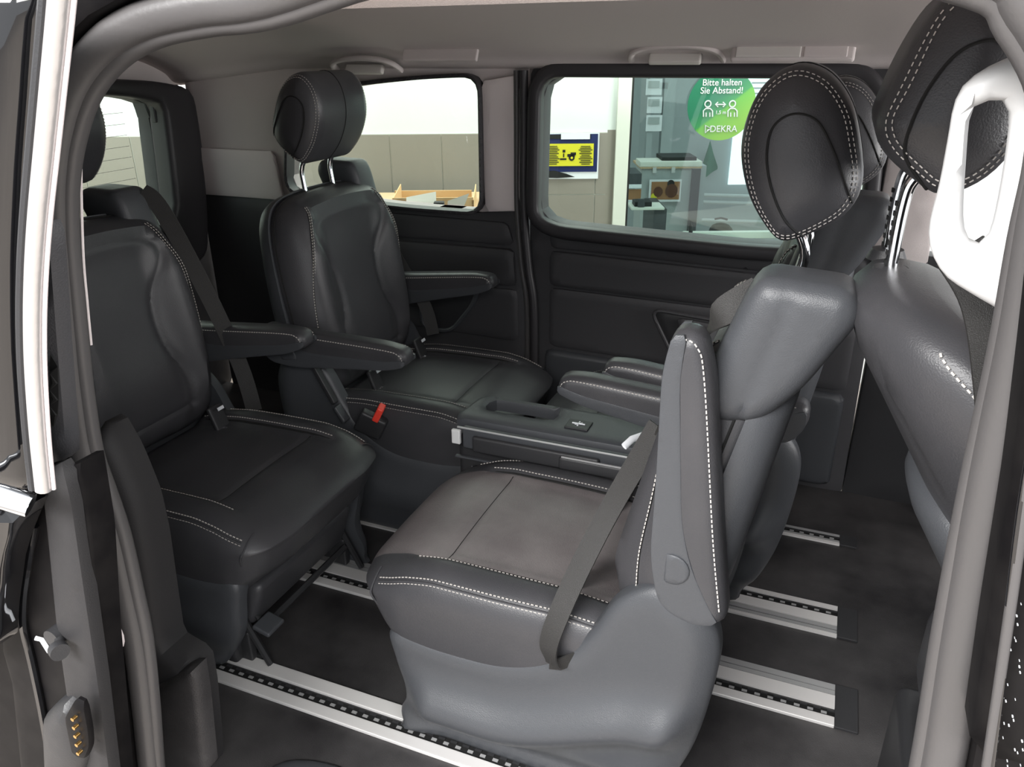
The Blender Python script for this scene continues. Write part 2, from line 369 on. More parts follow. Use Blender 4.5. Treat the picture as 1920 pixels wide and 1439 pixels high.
struct(mb.build('trim_3'), 'pale lower half of the rear pillar trim')
mb = MB(); sl = [(-.872, FY - .012, z) for z in (1.19, 1.0, .8)] + [(-.855, FY - .02, .62), (-.835, FY - .025, .5), (-.832, FY - .025, .3), (-.835, FY - .02, .02)]
mb.tube(spline(sl, 6), .013, 'rubber'); mb.tube([(p[0] - .024, p[1] + .004, p[2]) for p in spline(sl, 6)], .009, 'seal'); struct(mb.build('trim_4'), 'dark rubber seal down the rear edge of the far sliding door')
# headliner
prof = spline([(2.30, 1.19, 0), (2.235, 1.20, 0), (2.19, 1.235, 0), (2.06, 1.28, 0), (1.8, 1.325, 0), (1.4, 1.35, 0), (1.0, 1.345, 0), (.80, 1.32, 0), (.69, 1.285, 0)], 5)
X = np.linspace(RX - .05, 1.35, 30); v = []; f = []; n = len(prof)
for x in X:
    e = max(0, (-1.7 - x)) * .35
    v += [(x, p.x, p.y - e * .3) for p in prof]
for i in range(len(X) - 1):
    for k in range(n - 1): f.append((i * n + k, i * n + k + 1, (i + 1) * n + k + 1, (i + 1) * n + k))
mb = MB().add(v, f, 'liner'); o = mb.build('ceiling'); so = o.modifiers.new('s', 'SOLIDIFY'); so.thickness = .03; so.offset = 1; struct(o, 'grey fabric headliner')
mb = MB(); mb.box((-.4, 1.45, 1.46), (3.6, 1.9, .03), 'paint'); struct(mb.build('trim_5'), 'roof panel')
# overhead handles and reading lamp
def grab(x0, x1, z, label, name='grab_handle'):
    t = thing(name, label, 'handle', ((x0 + x1) / 2, 2.2, z), 0, 'grab handles above the far windows'); h = (x1 - x0) / 2
    mb = MB(); P = spline([(-h, .015, -.015), (-h + .01, -.02, .004), (-h + .05, -.032, .016), (0, -.036, .020), (h - .05, -.032, .016), (h - .01, -.02, .004), (h, .015, -.015)], 6); mb.tube(P, .011, 'liner', 10, sy=.7); mb.build('grip', t)
    mb = MB(); mb.box((0, -.008, -.012), (h * 1.15, .018, .028), 'lamp', Matrix.Rotation(-.5, 3, 'X'), .006); mb.build('hinge_cover', t)
grab(-.55, -.31, 1.232, 'grey grab handle above the wide far window'); grab(-1.49, -1.26, 1.205, 'grey grab handle above the far rear window, behind the headrest')
t = thing('reading_lamp', 'grey overhead reading lamp bar beside the grab handle', 'lamp', (-.14, 2.17, 1.236)); Rm = Matrix.Rotation(-.45, 3, 'X')
mb = MB(); mb.box((0, 0, 0), (.29, .018, .052), 'liner', Rm, .008); mb.build('housing', t)
mb = MB(); mb.box((-.055, -.010, 0), (.155, .008, .028), 'lamp', Rm, .003); mb.build('lens', t)
mb = MB(); mb.box((.078, -.010, 0), (.10, .006, .028), 'liner', Rm, .003); mb.build('switch_panel', t)
t = thing('ceiling_panel', 'flat grey cover panel in the headliner right of the rear grab handle', 'panel', (-1.10, 2.16, 1.232)); mb = MB(); mb.box((0, 0, 0), (.24, .012, .035), 'liner', Rm, .004); mb.build('cover', t)
# rear end: tailgate wall with window
rg = rr([Vector(p) for p in pxp([(60, 440), (60, 172), (240, 182), (290, 193), (304, 300), (314, 392), (297, 418), (200, 440)], 'x', RX)], [.04, .04, .06, .03, .1, .03, .02, .05])
RM = lambda x: (lambda u, v, h: (x + h, u, v))
mb = MB(); plate(mb, rr([Vector((.66, -.02)), Vector((.66, 1.14)), Vector((2.3, 1.14)), Vector((2.3, -.02))], .01), RM(RX - .06), .06, 'panel', [rg], .006, .05)
wr = struct(mb.build('wall_rear'), 'black tailgate inner trim')
mb = MB(); plate(mb, [Vector((.66, 1.14)), Vector((.66, 1.40)), Vector((2.3, 1.40)), Vector((2.3, 1.14))], RM(RX - .05), .06, 'liner', [], .004, .05); struct(mb.build('trim_12'), 'grey headliner edge above the tailgate window')
fr = rr([Vector(p) for p in pxp([(60, 520), (60, 140), (300, 152), (364, 166), (380, 260), (392, 400), (392, 480), (350, 512)], 'x', RX + .04)], [.04, .04, .08, .05, .1, .1, .05, .05])
mb = MB(); plate(mb, fr, RM(RX), .09, 'rubber', [rg], .02, .03); mb.build('window_surround', wr)
mb = MB(); mb.add([RM(RX - .03)(p.x, p.y, 0) for p in rg], [tuple(range(len(rg)))], 'glass')
for k in range(12): z = .68 + k * .035; mb.tube([RM(RX - .028)(rg[0].x + .03, z, 0), RM(RX - .028)(2.0, z, 0)], .0009, 'grout', 4)
struct(mb.build('window_3'))
mb = MB(); mb.box(at(293, 212, 'x', RX - .01), (.02, .035, .06), 'dark', bev=.004); tag(mb.build('aerial_box'), 'small dark box on the upper corner of the tailgate window', 'box')
# near side body with the door opening, roof edge and outer paint
L = [(130, 330), (130, 420), (136, 500), (147, 619), (158, 723), (175, 830), (200, 905), (226, 985), (250, 1090), (271, 1190), (286, 1320), (297, 1439)]
ip = [at(x, y, 'y', .60) for x, y in L]; top = [at(x, y, 'y', .60) for x, y in ((142, 240), (172, 150), (225, 82), (300, 38), (400, 14), (520, -4))]
rgt = [at(x, y, 'y', .60) for x, y in ((1990, 130), (1985, 260), (1953, 410), (1915, 620), (1859, 880), (1806, 1160), (1758, 1439))]
xr = rgt[-1].x
path = [(rgt[-1].x + .012, .60, .40), (rgt[-1].x + .02, .60, .05), (rgt[-1].x + .01, .60, -.08), (.05, .60, -.13), (-.4, .60, -.13), (-.80, .60, -.13), (-.86, .60, -.06), (-.875, .60, .06)] + [tuple(p) for p in ip[::-1]] + [tuple(p) for p in top] + [(-.3, .60, 1.318), (-.05, .60, 1.315), tuple(at(1850, -62, 'y', .6)), tuple(at(1930, 12, 'y', .6))] + [tuple(p) for p in rgt]
path = spline(path, 5, True); hole = [Vector((p.x, p.z)) + (Vector((p.x, p.z)) - Vector((-.33, .55))).normalized() * .016 for p in path]
mb = MB(); plate(mb, rr([Vector((-2.3, -.35)), Vector((-2.3, 1.47)), Vector((.75, 1.47)), Vector((.75, -.35))], .01), wallmap(.585), .05, 'jamb', [hole], .006, .04)
wn = struct(mb.build('wall_near'), 'black painted body side around the open door')
mb = MB(); mb.tube([(p.x, .585, p.z) for p in path], .0175, 'seal', 14, True)
c = Vector((-.33, .6, .55)); q = []
for p in path:
    d = (c - p); d.y = 0; d.normalize(); q.append((p.x + d.x * .014, .590, p.z + d.z * .014))
mb.tube(q, .0105, 'seal', 12, True); tag(mb.build('door_seal'), 'thick grey rubber seal running round the open door', 'seal')
mb = MB(); pts = [at(x, y, 'y', .645) for x, y in ((171, 647), (163, 563), (156, 480), (152, 347), (153, 257), (163, 174), (187, 100), (235, 62), (310, 40), (450, 24), (620, 8))]; pts = spline(pts, 6)
mb.tube(pts, .0016, 'pale', 6); pts2 = [p + Vector((0, .015, 0)) for p in spline([at(x, y, 'y', .645) for x, y in ((197, 92), (235, 60), (310, 40), (450, 26), (620, 10), (900, -12))], 6)]
struct(mb.build('trim_6'), 'thin cream edge of the headliner inside the door seal')
mb = MB(); v = []; P = spline([at(x, y, 'y', .645) for x, y in ((185, 112), (235, 66), (310, 42), (450, 25), (560, 10), (640, 2), (720, -14))], 5)
for p in P: v += [p, p + Vector((0, .035, .028 + .01 * max(0, 1)))]
mb.add(v, [(2 * i, 2 * i + 1, 2 * i + 3, 2 * i + 2) for i in range(len(P) - 1)], 'pale'); struct(mb.build('trim_7'), 'pale roof edge strip above the door opening')
# inner trim at the near left below the seal
mb = MB()
P = pxp([(200, 780), (240, 850), (275, 935), (292, 1010), (310, 1130), (318, 1180), (322, 1205), (375, 1235), (385, 1290), (400, 1439), (230, 1439), (200, 1200), (170, 900)], 'y', .74)
inflate(mb, rr([Vector(p) for p in P], .012), rnd(.03, .02), flat(.03), wallmap(.74), 'cover', .02, .02); o = mb.build('sill_trim'); tag(o, 'dark plastic sill trim rising inside the door seal', 'trim')
mb = MB(); P = pxp([(295, 1280), (378, 1235), (388, 1300), (402, 1439), (300, 1439)], 'y', .72); inflate(mb, rr([Vector(p) for p in P], .01), rnd(.02, .015), flat(.01), wallmap(.72), 'floor', .015, .02); mb.build('carpeted_corner', o)
# black body to the right of the opening
mb = MB(); P = pxp([(1935, 620), (1900, 900), (1850, 1200), (1815, 1439), (2300, 1439), (2300, 400), (1960, 400)], 'y', .52)
inflate(mb, rr([Vector(p) for p in P], .01), rnd(.02, .02), flat(.03), wallmap(.53), 'jamb', .02, .03); o = mb.build('front_door_jamb', wn)
mb = MB(); mb.tube(spline([at(x, y, 'y', .50) for x, y in ((1930, 880), (1893, 1150), (1850, 1439))], 5), .0035, 'seal'); mb.tube(spline([at(x, y, 'y', .5) for x, y in ((1960, 700), (1915, 960), (1880, 1250), (1850, 1500))], 5), .003, 'paint'); mb.build('weld_seam', wn)
mb = MB()
for k in range(26):
    p = at(random.uniform(1880, 1919), random.uniform(1100, 1439), 'y', .509); r_ = random.uniform(.0002, .00045); mb.box(p, (r_ * 2, .002, r_ * 2), 'tag')
for k in range(0):
    p = at(random.uniform(1826, 1860), random.uniform(900, 1439), 'y', .509); r_ = random.uniform(.0002, .0005); mb.box(p, (r_ * 2, .002, r_ * 2), 'alu2')
mb.build('dried_spots', wn)
# front half of the van, mostly out of view
mb = MB(); plate(mb, [Vector((.66, -.02)), Vector((.66, .75)), Vector((2.3, .75)), Vector((2.3, -.02))], lambda u, v, h: (1.30 + h, u, v), .05, 'dark', [], .006, .1); struct(mb.build('wall_front'), 'dark dashboard at the front')
mb = MB(); plate(mb, [Vector((.16, -.02)), Vector((.16, .74)), Vector((1.3, .74)), Vector((1.3, -.02))], wallmap(FY + .04), .07, 'dark', [], .006, .1); struct(mb.build('door_2'), 'far front door panel')
mb = MB(); plate(mb, rr([Vector((.12, .70)), Vector((.12, 1.24)), Vector((.24, 1.24)), Vector((.26, .70))], .01), wallmap(FY + .02), .07, 'liner', [], .01, .05); struct(mb.build('trim_8'), 'grey front pillar trim')
mb = MB(); mb.box((-.4, .68, -.19), (3.4, .15, .05), 'jamb'); mb.box((-.5, 1.5, -.35), (3.5, 1.6, .1), 'dark'); struct(mb.build('trim_9'), 'underbody')
# ================================================================ open sliding door on the left
t = thing('sliding_door', 'open black sliding door edge with silver strip at the left', 'car door', (-1.4, .46, .2)); O = Vector((-1.4, .46, .2))
def onto(y, L): return [Vector((p[0] - O.x, p[1] - O.z)) for p in pxp(L, 'y', y)]
DM = lambda y: (lambda u, v, h: (u, y - O.y - h, v))
mb = MB(); P = onto(.46, [(85, -40), (72, 160), (60, 300), (50, 480), (48, 640), (56, 800), (62, 925)]) + [Vector((-.55, .5)), Vector((-.75, 1.3))]
inflate(mb, P, rnd(.03, .05), flat(.02), DM(.46), 'paint', .05, .03); mb.build('window_glass', t)
mb = MB(); P = onto(.46, [(60, 945), (40, 990), (20, 1050), (8, 1150), (5, 1215)]) + [Vector((-.6, -.1)), Vector((-.6, .49))]
inflate(mb, P, rnd(.04, .06), flat(.02), DM(.46), 'paint', .05, .03); mb.build('outer_skin', t)
mb = MB(); mb.tube([p - O for p in [at(-60, 915, 'y', .42), at(0, 930, 'y', .42), at(58, 948, 'y', .43)]], .012, 'chrome', 10, sy=.5); mb.build('trim_line', t)
mb = MB(); P = onto(.50, [(60, 925), (150, 860), (175, 1000), (190, 1200), (215, 1439), (240, 1700), (60, 1700), (42, 1439), (32, 1340), (26, 1280), (8, 1215), (10, 1130), (22, 1040), (38, 970)])
inflate(mb, P, rnd(.006, .01), flat(.03), DM(.50), 'jamb', .01, .02)
mb.tube([p - O for p in spline([at(x, y, 'y', .49) for x, y in ((64, 985), (52, 1060), (44, 1120), (44, 1175), (58, 1235), (76, 1320), (90, 1400), (100, 1470))], 6)], .0055, 'paint', 8); mb.build('lower_edge', t)
st = [at(x, y, 'y', .44) for x, y in ((117, -60), (108, 40), (96, 160), (84, 280), (72, 400), (65, 500), (62, 600), (64, 700), (72, 820), (82, 918))]
mb = MB(); mb.tube([p - O for p in spline(st, 5)], .0078, 'strip', 14); mb.build('silver_edge_strip', t, 60)
mb = MB(); mb.tube([p - O + Vector((-.0105, -.004, 0)) for p in spline(st, 5)], .004, 'dark', 8); mb.tube([p - O + Vector((.0092, .004, 0)) for p in spline(st, 5)], .002, 'pale', 8); mb.build('edge_gasket', t)
mb = MB(); P = onto(.53, [(102, 400), (110, 500), (120, 640), (128, 740), (137, 855), (100, 872), (85, 700), (82, 450)]); inflate(mb, rr(P, .01), rnd(.012, .015), flat(.01), DM(.53), 'panel', .012, .02); mb.build('inner_trim', t)
mb = MB(); P = onto(.518, [(95, 655), (108, 680), (110, 760), (104, 800), (90, 806)]); inflate(mb, rr(P, .008), rnd(.003, .004), flat(.001), DM(.518), 'seam', .004, .02); mb.build('pull_recess', t)
mb = MB(); P = onto(.50, [(100, 871), (142, 855), (160, 930), (180, 1080), (205, 1260), (226, 1439), (245, 1600), (190, 1600), (172, 1439), (146, 1300), (126, 1150), (113, 1000)])
inflate(mb, rr(P, .006), rnd(.008, .008), flat(.012), DM(.488), 'cover', .008, .02); mb.build('edge_cover', t)
mb = MB(); a = at(112, 1188, 'y', .485) - O
mb.tube([a + Vector((0, .02, 0)), a + Vector((0, -.012, 0))], .0125, 'dark', 16); mb.tube([a, a + Vector((.024, -.02, 0))], .006, 'dark', 12); b_ = a + Vector((.024, -.02, 0)); mb.tube([b_ - Vector((.004, 0, 0)), b_ + Vector((.006, -.004, 0))], .011, 'dark', 16); mb.build('guide_pin', t)
mb = MB()
for P in ([(66, 1197), (78, 1200), (92, 1222), (102, 1230)], [(110, 1233), (118, 1226), (123, 1220)], [(128, 1222), (134, 1236), (138, 1244)]): mb.tube([at(x, y, 'y', .489) - O for x, y in P], .0028, 'tag', 6, sy=.3)
mb.build('grease_marks', t)
mb = MB(); P = onto(.485, [(95, 1330), (120, 1305), (150, 1296), (163, 1320), (172, 1370), (176, 1410), (165, 1445), (140, 1470), (100, 1470)])
inflate(mb, rr(P, .01), rnd(.028, .03), flat(.005), DM(.485), 'dark', .02, .012); mb.build('contact_housing', t)
k_ = bpy.data.objects['contact_housing']; mb = MB(); P = onto(.455, [(122, 1345), (142, 1310), (158, 1318), (168, 1370), (170, 1400), (160, 1425), (136, 1415)]); inflate(mb, rr(P, .008), rnd(.006, .006), flat(.004), DM(.457), 'jamb', .006, .01); mb.build('contact_face', t)
mb = MB()
for y in range(5):
    p = at(143 + y * 2.5, 1344 + y * 16, 'y', .449) - O; mb.tube([p, p + Vector((0, -.006, 0))], .0027, 'gold', 10)
mb.build('contact_pins', t)
t = thing('door_striker', 'round cream striker plate with a steel pin on the door jamb', 'striker', at(203, 1195, 'y', .545)); mb = MB()
inflate(mb, [Vector((math.cos(a) * .017, math.sin(a) * .027)) for a in np.linspace(0, 2 * math.pi, 30)[:-1]], rnd(.003, .004), flat(.01), lambda u, v, h: (u, -h, v), 'pale', .004, .01); mb.build('plate', t)
mb = MB(); mb.tube([(0, 0, .004), (-.002, -.016, .006), (.004, -.02, -.002), (.006, -.016, -.014), (.004, 0, -.018)], .004, 'chrome', 10); mb.build('pin', t)
# ================================================================ rear cabin seats (one kind, four of them)
HZ = .40; HX = -.03
def cushion_def(v):
    v = v.copy(); x = v[:, 0] + .26; y = v[:, 1]; z = v[:, 2]; wz = np.clip((z + .10) / .20, 0, 1); ay = np.abs(y)
    top = sm(z, .02, .095)
    z2 = z + top * (.016 * sm(ay, .135, .19) * (1 - sm(x, .34, .45)) + .010 * np.cos(np.clip(y / .25, -1, 1) * 1.57) * sm(x, .0, .3)
                    - .030 * sm(x, .40, .54) - .012 * (1 - sm(x, 0, .15)))
    z2 = z2 - top * (.007 * np.exp(-((ay - .163) / .006) ** 2) * sm(x, .0, .05) * (1 - sm(x, .40, .44)) + .004 * np.exp(-((x - .355) / .004) ** 2) * (ay < .163))
    z2 = z2 + (1 - wz) * .055 * sm(x, .38, .54)
    x2 = x - (1 - wz) ** 1.5 * .050 * sm(x, .35, .54) - .02 * sm(ay, .12, .25) * sm(x, .4, .54)
    y2 = y * (1 - .035 * (1 - sm(x, 0, .25)) - .05 * sm(x, .42, .55)) * (1 + .03 * np.sin(np.clip(wz, 0, 1) * 3.14) - .05 * (1 - wz))
    return np.stack([x2, y2, z2 + .285], 1)
def cpath(P):   # seam path given on the undeformed cushion block
    v = cushion_def(np.array(P, float)); return [Vector(p) for p in v]
seat_root = thing('swivel_cabin_seat', 'x', 'seat')
from mathutils.bvhtree import BVHTree
mb = MB(); v, f = rbox((.54, .49, .20), .048, .0105, cushion_def); mb.add(v, f, 'leather'); bvh = BVHTree.FromPolygons(v, f)
def drop(p, up=.001):
    h = bvh.ray_cast(Vector((p.x, p.y, 1)), Vector((0, 0, -1))); return Vector((p.x, p.y, (h[0].z if h[0] else p.z) + up))
rr_ = .048 * .707
for sg in (-1, 1):
    e = sg * (.245 - .048 + rr_ * 1.05); zt = .10 - .048 + rr_ * 1.05
    P = cpath([(x, e, zt) for x in np.linspace(-.24, .215, 40)]); mb.tube(P, .0022, 'leather', 6); mb.stitch([p + Vector((0, 0, .005)) - Vector((0, sg * .005, 0)) for p in P])
    mb.stitch([p - Vector((0, 0, .004)) + Vector((0, sg * .0016, 0)) for p in P], r=.0008)
    P = cpath([(x, sg * (.163 + .004 + .022 * max(0, (x - .05)) ), .1006) for x in np.linspace(-.24, .15, 40)]); mb.stitch([drop(p + Vector((0, sg * .006, 0)), .0008) for p in P], r=.0011); mb.tube([drop(p - Vector((0, sg * .001, 0)), -.0008) for p in P], [.0005 + .0036 * math.sin(math.pi * min(1, max(0, i / 39))) ** .6 for i in range(len(P))], 'seam', 6)
    P = cpath([(.222 + .01 * math.sin(t_ * 1.5), sg * (.245 - .048 + .052 * math.sin(t_ * 1.57)), (.10 - .048 + .050 * math.cos(t_ * 1.57)) if t_ < 1 else .052 - (t_ - 1) * .13) for t_ in np.linspace(.1, 1.8, 24)])
    mb.tube(P, .0018, 'leather', 6)
P = cpath([(.095, y, .1002) for y in np.linspace(-.158, .158, 30)]); mb.tube([drop(p, -.0006) for p in P], .0014, 'seam', 6)
cushion = mb.build('cushion', seat_root)
# plastic side shells: closed profiles in (x, z)
shL = [(.44, .265), (.437, .20), (.422, .14), (.422, .10), (.440, .06), (.437, .022), (.41, .002), (.0, .0), (-.06, .05), (-.115, .18), (-.14, .33), (-.14, .43), (-.10, .49), (-.04, .50), (.02, .455), (.06, .38), (.10, .325), (.16, .285), (.24, .262), (.34, .258)]
shR = [(.44, .265), (.435, .20), (.42, .12), (.38, .05), (.345, .008), (.28, .0), (.0, .0), (-.06, .05), (-.115, .18), (-.14, .33), (-.14, .43), (-.10, .50), (-.04, .515), (.02, .47), (.07, .38), (.11, .325), (.17, .285), (.24, .262), (.34, .258)]
for sg, prof in ((1, shL), (-1, shR)):
    bk_ = 1.5 if sg > 0 else .35
    mb = MB(); O2 = spline([Vector(p) for p in prof], 5, True)
    def hf(u, v, d):
        return (.010 + .016 * rnd(1, .03)(u, v, d)) + bk_ * .026 * np.exp(-((v - .13 - .12 * sm(-u, -.25, .12)) / .045) ** 2) * sm(d, .0, .07) - (.026 if bk_ > 1 else .012) * sm(-v, -.11, -.04) * (1 - .6 * sm(u, .34, .44)) + .012 * sm(-u, .0, .1) * sm(d, 0, .05)
    inflate(mb, O2, hf, flat(.012), (lambda u, v, h, sg=sg: (u, sg * (.222 + h), v)), 'shell', .03, .013)
    o = mb.build('side_shell', seat_root)
mb = MB(); v, f = rbox((.44, .40, .10), .03, .03, lambda v: v + np.array([.17, 0, .18])); mb.add(v, f, 'dark')
for y in (-.20, .20): mb.box((.17, y, .06), (.42, .03, .10), 'dark', bev=.01)
mb.build('seat_base', seat_root)
mb = MB(); mb.add(*rbox((.05, .36, .12), .02, .03, lambda v: v @ np.array([[1, 0, 0], [0, 1, 0], [.35, 0, 1]]) + np.array([.40, 0, .15])), 'leather'); mb.build('front_apron', seat_root)
mb = MB(); mb.tube([(.41, -.17, .075), (.41, .17, .075)], .008, 'dark', 8); mb.tube([(.36, -.17, .085), (.345, -.17, .015), (.41, -.165, .0)], .008, 'dark', 8); mb.build('adjust_bar', seat_root)
for sg in (-1, 1):
    mb = MB(); mb.tube([(.37, sg * .185, .17), (.40, sg * .185, .10), (.445, sg * .185, .012)], .008, 'dark', 8, sy=1.6); mb.box((.38, sg * .185, .05), (.05, .02, .08), 'dark', bev=.005); mb.build('rail_foot', seat_root)
mb = MB(); mb.tube([(.36, -.16, .15), (.42, -.17, .115)], .004, 'dark', 6); mb.box((.445, -.172, .11), (.045, .055, .012), 'shell', Matrix.Rotation(.25, 3, 'Y'), .005); mb.build('release_lever', seat_root)
# backrest, in hinge coordinates
bo = spline([Vector(p) for p in ((-.19, -.03), (0, -.035), (.19, -.03), (.232, .08), (.247, .22), (.243, .37), (.222, .455), (.175, .495), (.09, .507), (0, .510), (-.09, .507), (-.175, .495), (-.222, .455), (-.243, .37), (-.247, .22), (-.232, .08))], 6, True)
ctr = spline([Vector(p) for p in ((-.13, .02), (-.135, .10), (-.10, .20), (-.105, .30), (-.155, .385), (-.155, .43), (-.10, .455), (0, .462), (.10, .455), (.155, .43), (.155, .385), (.105, .30), (.10, .20), (.135, .10), (.13, .02))], 6)
def bhf(u, v, d, gr=True):
    a = np.abs(u); h = .062 * np.sqrt(np.clip(1 - (1 - np.clip(d / .055, 0, 1)) ** 2, 0, 1))
    h += .030 * sm(a, .10 + .0 * v, .185) * sm(d, 0, .05) * (1 - sm(v, .34, .50)) * sm(v, -.02, .08)
    h += .014 * np.exp(-((v - .10) / .10) ** 2) * (1 - sm(a, .08, .15)) + .010 * np.exp(-((v - .48) / .05) ** 2) * sm(d, 0, .04)
    q = np.stack([u, v], 1)
    if gr: h -= .006 * np.exp(-(dist(q, ctr, False) / .009) ** 2) + .004 * np.exp(-(dist(q, [(-.14, .03), (.14, .03)], False) / .006) ** 2)
    return h
BM = lambda u, v, h: (h, u, v)
mb = MB(); inflate(mb, bo, bhf, rnd(.05, .05), BM, 'leather', .055, .009)
for sg in (-1, 1):
    P = spline([Vector(p) for p in ((sg * .213, .01), (sg * .222, .12), (sg * .222, .25), (sg * .205, .36), (sg * .175, .44), (sg * .16, .475))], 6)
    q = np.array([tuple(p) for p in P]); h = bhf(q[:, 0], q[:, 1], dist(q, bo)); P3 = [Vector((hh + .0006, a, b)) for (a, b), hh in zip(q, h)]
    mb.stitch([p + Vector((0, sg * .003, 0)) for p in P3]); mb.stitch([p - Vector((0, sg * .004, 0)) for p in P3]); mb.tube([p - Vector((.001, 0, 0)) for p in P3], .0016, 'seam', 5)
E_ = [Vector((.001, p.x, p.y)) for p in resample(bo, .012)]; mb.tube(E_, .0022, 'seam', 5, True)
backrest = mb.build('backrest', seat_root, loc=(HX, 0, HZ))
bs = spline([Vector(p) for p in ((-.20, -.10), (0, -.11), (.20, -.10), (.245, .02), (.257, .20), (.250, .37), (.225, .465), (.16, .505), (0, .515), (-.16, .505), (-.225, .465), (-.250, .37), (-.257, .20), (-.245, .02))], 6, True)
mb = MB(); inflate(mb, bs, lambda u, v, d: np.full(len(d), -.012), lambda u, v, d: .022 + .058 * np.sqrt(np.clip(1 - (1 - np.clip(d / .05, 0, 1)) ** 2, 0, 1)) * (1 - .25 * sm(v, .1, .5)), BM, 'shell', .05, .016)
back_shell = mb.build('back_shell', seat_root, loc=(HX, 0, HZ))
# belt outlet housing on the left shoulder
ho = rr([Vector(p) for p in ((.045, .575), (.034, .602), (-.070, .620), (-.092, .59), (-.062, .475), (-.030, .415), (.020, .395), (.062, .402))], [.02, .02, .02, .03, .04, .03, .03, .02])
mb = MB(); inflate(mb, ho, lambda u, v, d: .028 + .026 * rnd(1, .028)(u, v, d) - .004 * np.exp(-(dist(np.stack([u, v], 1), [(-.01, .62), (.0, .37)], False) / .004) ** 2), lambda u, v, d: .03 + .02 * rnd(1, .02)(u, v, d), lambda u, v, h: (u, .20 + h * (1.0), v), 'shell', .025, .011)
housing = mb.build('belt_housing', seat_root, loc=(HX, 0, HZ))
# headrest: side outline (x, z) padded to full width
def hinge_px(L, y, rec=.235):     # pixel on the near side of the nearest seat -> (x, z) in hinge coordinates
    o = []
    for px, py in L:
        p = at(px, py, 'y', y); a, b = -(p.x + .20) - HX, p.z - HZ; o.append(Vector((a * math.cos(rec) + b * math.sin(rec), -a * math.sin(rec) + b * math.cos(rec))))
    return o
hs = spline(hinge_px([(1485, 122), (1428, 160), (1394, 225), (1383, 295), (1397, 370), (1428, 430), (1462, 462), (1520, 448), (1588, 408), (1618, 350), (1614, 270), (1594, 195), (1548, 138)], 1.075), 7, True)
ov = spline(hinge_px([(1505, 450), (1470, 410), (1446, 350), (1438, 290), (1450, 238), (1488, 213), (1532, 226), (1562, 280), (1585, 345), (1598, 385)], 1.075), 7)
HC = (sum(p.x for p in hs) / len(hs), sum(p.y for p in hs) / len(hs))
def hh(sg):
    def g(u, v, d):
        q = np.stack([u, v], 1); return .088 + .040 * rnd(1, .045)(u, v, d) + .006 * sm(d, .02, .07)
    return g
mb = MB(); inflate(mb, hs, hh(1), hh(-1), lambda u, v, h: (u, h, v), 'leather', .045, .0095)
for sg in (-1, 1):
    for dd in (.0075, .0125):
        A = np.array([tuple(p) for p in resample(hs, .006)]); cc = np.array(HC); n = cc - A; n /= np.linalg.norm(n, axis=1)[:, None]; q = A + n * dd; D = dist(q, hs); h = hh(1)(q[:, 0], q[:, 1], D)
        P3 = [Vector((a, sg * (k + .0007), b)) for (a, b), k in zip(q, h)]; mb.stitch(P3 + P3[:1], r=.0007, L=.004)
mb.tube([(p.x, 0, p.y) for p in hs], .0014, 'seam', 5, True)
q = np.array([tuple(p) for p in ov]); h = hh(1)(q[:, 0], q[:, 1], dist(q, hs))
for sg in (-1, 1): mb.tube([(a, sg * (k + .0004), b) for (a, b), k in zip(q, h)], .0016, 'seam', 6)
headrest = mb.build('headrest', seat_root, loc=(HX, 0, HZ))
for sg in (-1, 1):
    mb = MB(); mb.tube(spline([(-.012, sg * .065, .49), (-.012, sg * .065, .56), (-.004, sg * .065, .61), (HC[0], sg * .065, .66)], 5), .0068, 'chrome', 14); p_ = mb.build('headrest_post', headrest)
    mb = MB(); mb.tube([(-.012, sg * .065, .503), (-.012, sg * .065, .517)], [.017, .013], 'dark', 16); mb.build('post_sleeve', headrest)
# armrest, pivot at origin, pointing forward
ao = rr([Vector(p) for p in ((-.050, .0), (-.045, .045), (.10, .048), (.33, .056), (.385, .048), (.392, .012), (.34, -.008), (.17, -.035), (.06, -.055), (-.02, -.050))], [.04, .03, .1, .1, .025, .025, .05, .1, .05, .04])
mb = MB(); inflate(mb, ao, lambda u, v, d: .010 + .021 * rnd(1, .02)(u, v, d) - .002 * np.exp(-(dist(np.stack([u, v], 1), [(0, .0), (.39, .026)], False) / .003) ** 2), lambda u, v, d: .010 + .021 * rnd(1, .02)(u, v, d), lambda u, v, h: (u, h, v), 'leather', .02, .009)
for sg in (-1, 1):
    P3 = [Vector((a, sg * .0285, b)) for a, b in spline([Vector(p) for p in ((-.02, .036), (.10, .037), (.32, .045), (.37, .04), (.381, .020), (.37, .008))], 8)]
    mb.stitch(P3, r=.0012)
arm_me = mb.build('armrest', seat_root); mb = MB()
inflate(mb, [Vector((math.cos(a) * .035 + .012, math.sin(a) * .035)) for a in np.linspace(-.2, 3.5, 20)] + [Vector((-.02, -.02))], rnd(.003, .003), flat(0), lambda u, v, h: (u * .7 + .04, h + .0325, v * .7 - .022), 'shell', .003, .012)
mb.build('pivot_cap', arm_me)
for sg in (-1, 1):
    mb = MB(); inflate(mb, rr([Vector(p) for p in ((-.046, .0), (-.04, .034), (-.01, .022), (.05, .004), (.12, -.002), (.33, .016), (.386, .030), (.388, .012), (.34, -.006), (.17, -.033), (.06, -.053), (-.02, -.048))], [.02, .01, .02, .03, .05, .05, .005, .02, .1, .05, .04, .04]), lambda u, v, d: .002 * rnd(1, .003)(u, v, d), flat(.006), (lambda u, v, h, sg=sg: (u, sg * (.0302 + h), v) if True else 0), 'shell', .003, .01); mb.build('side_cover', arm_me)
AP = Vector((-.035, .272, .155))    # pivot in hinge coordinates
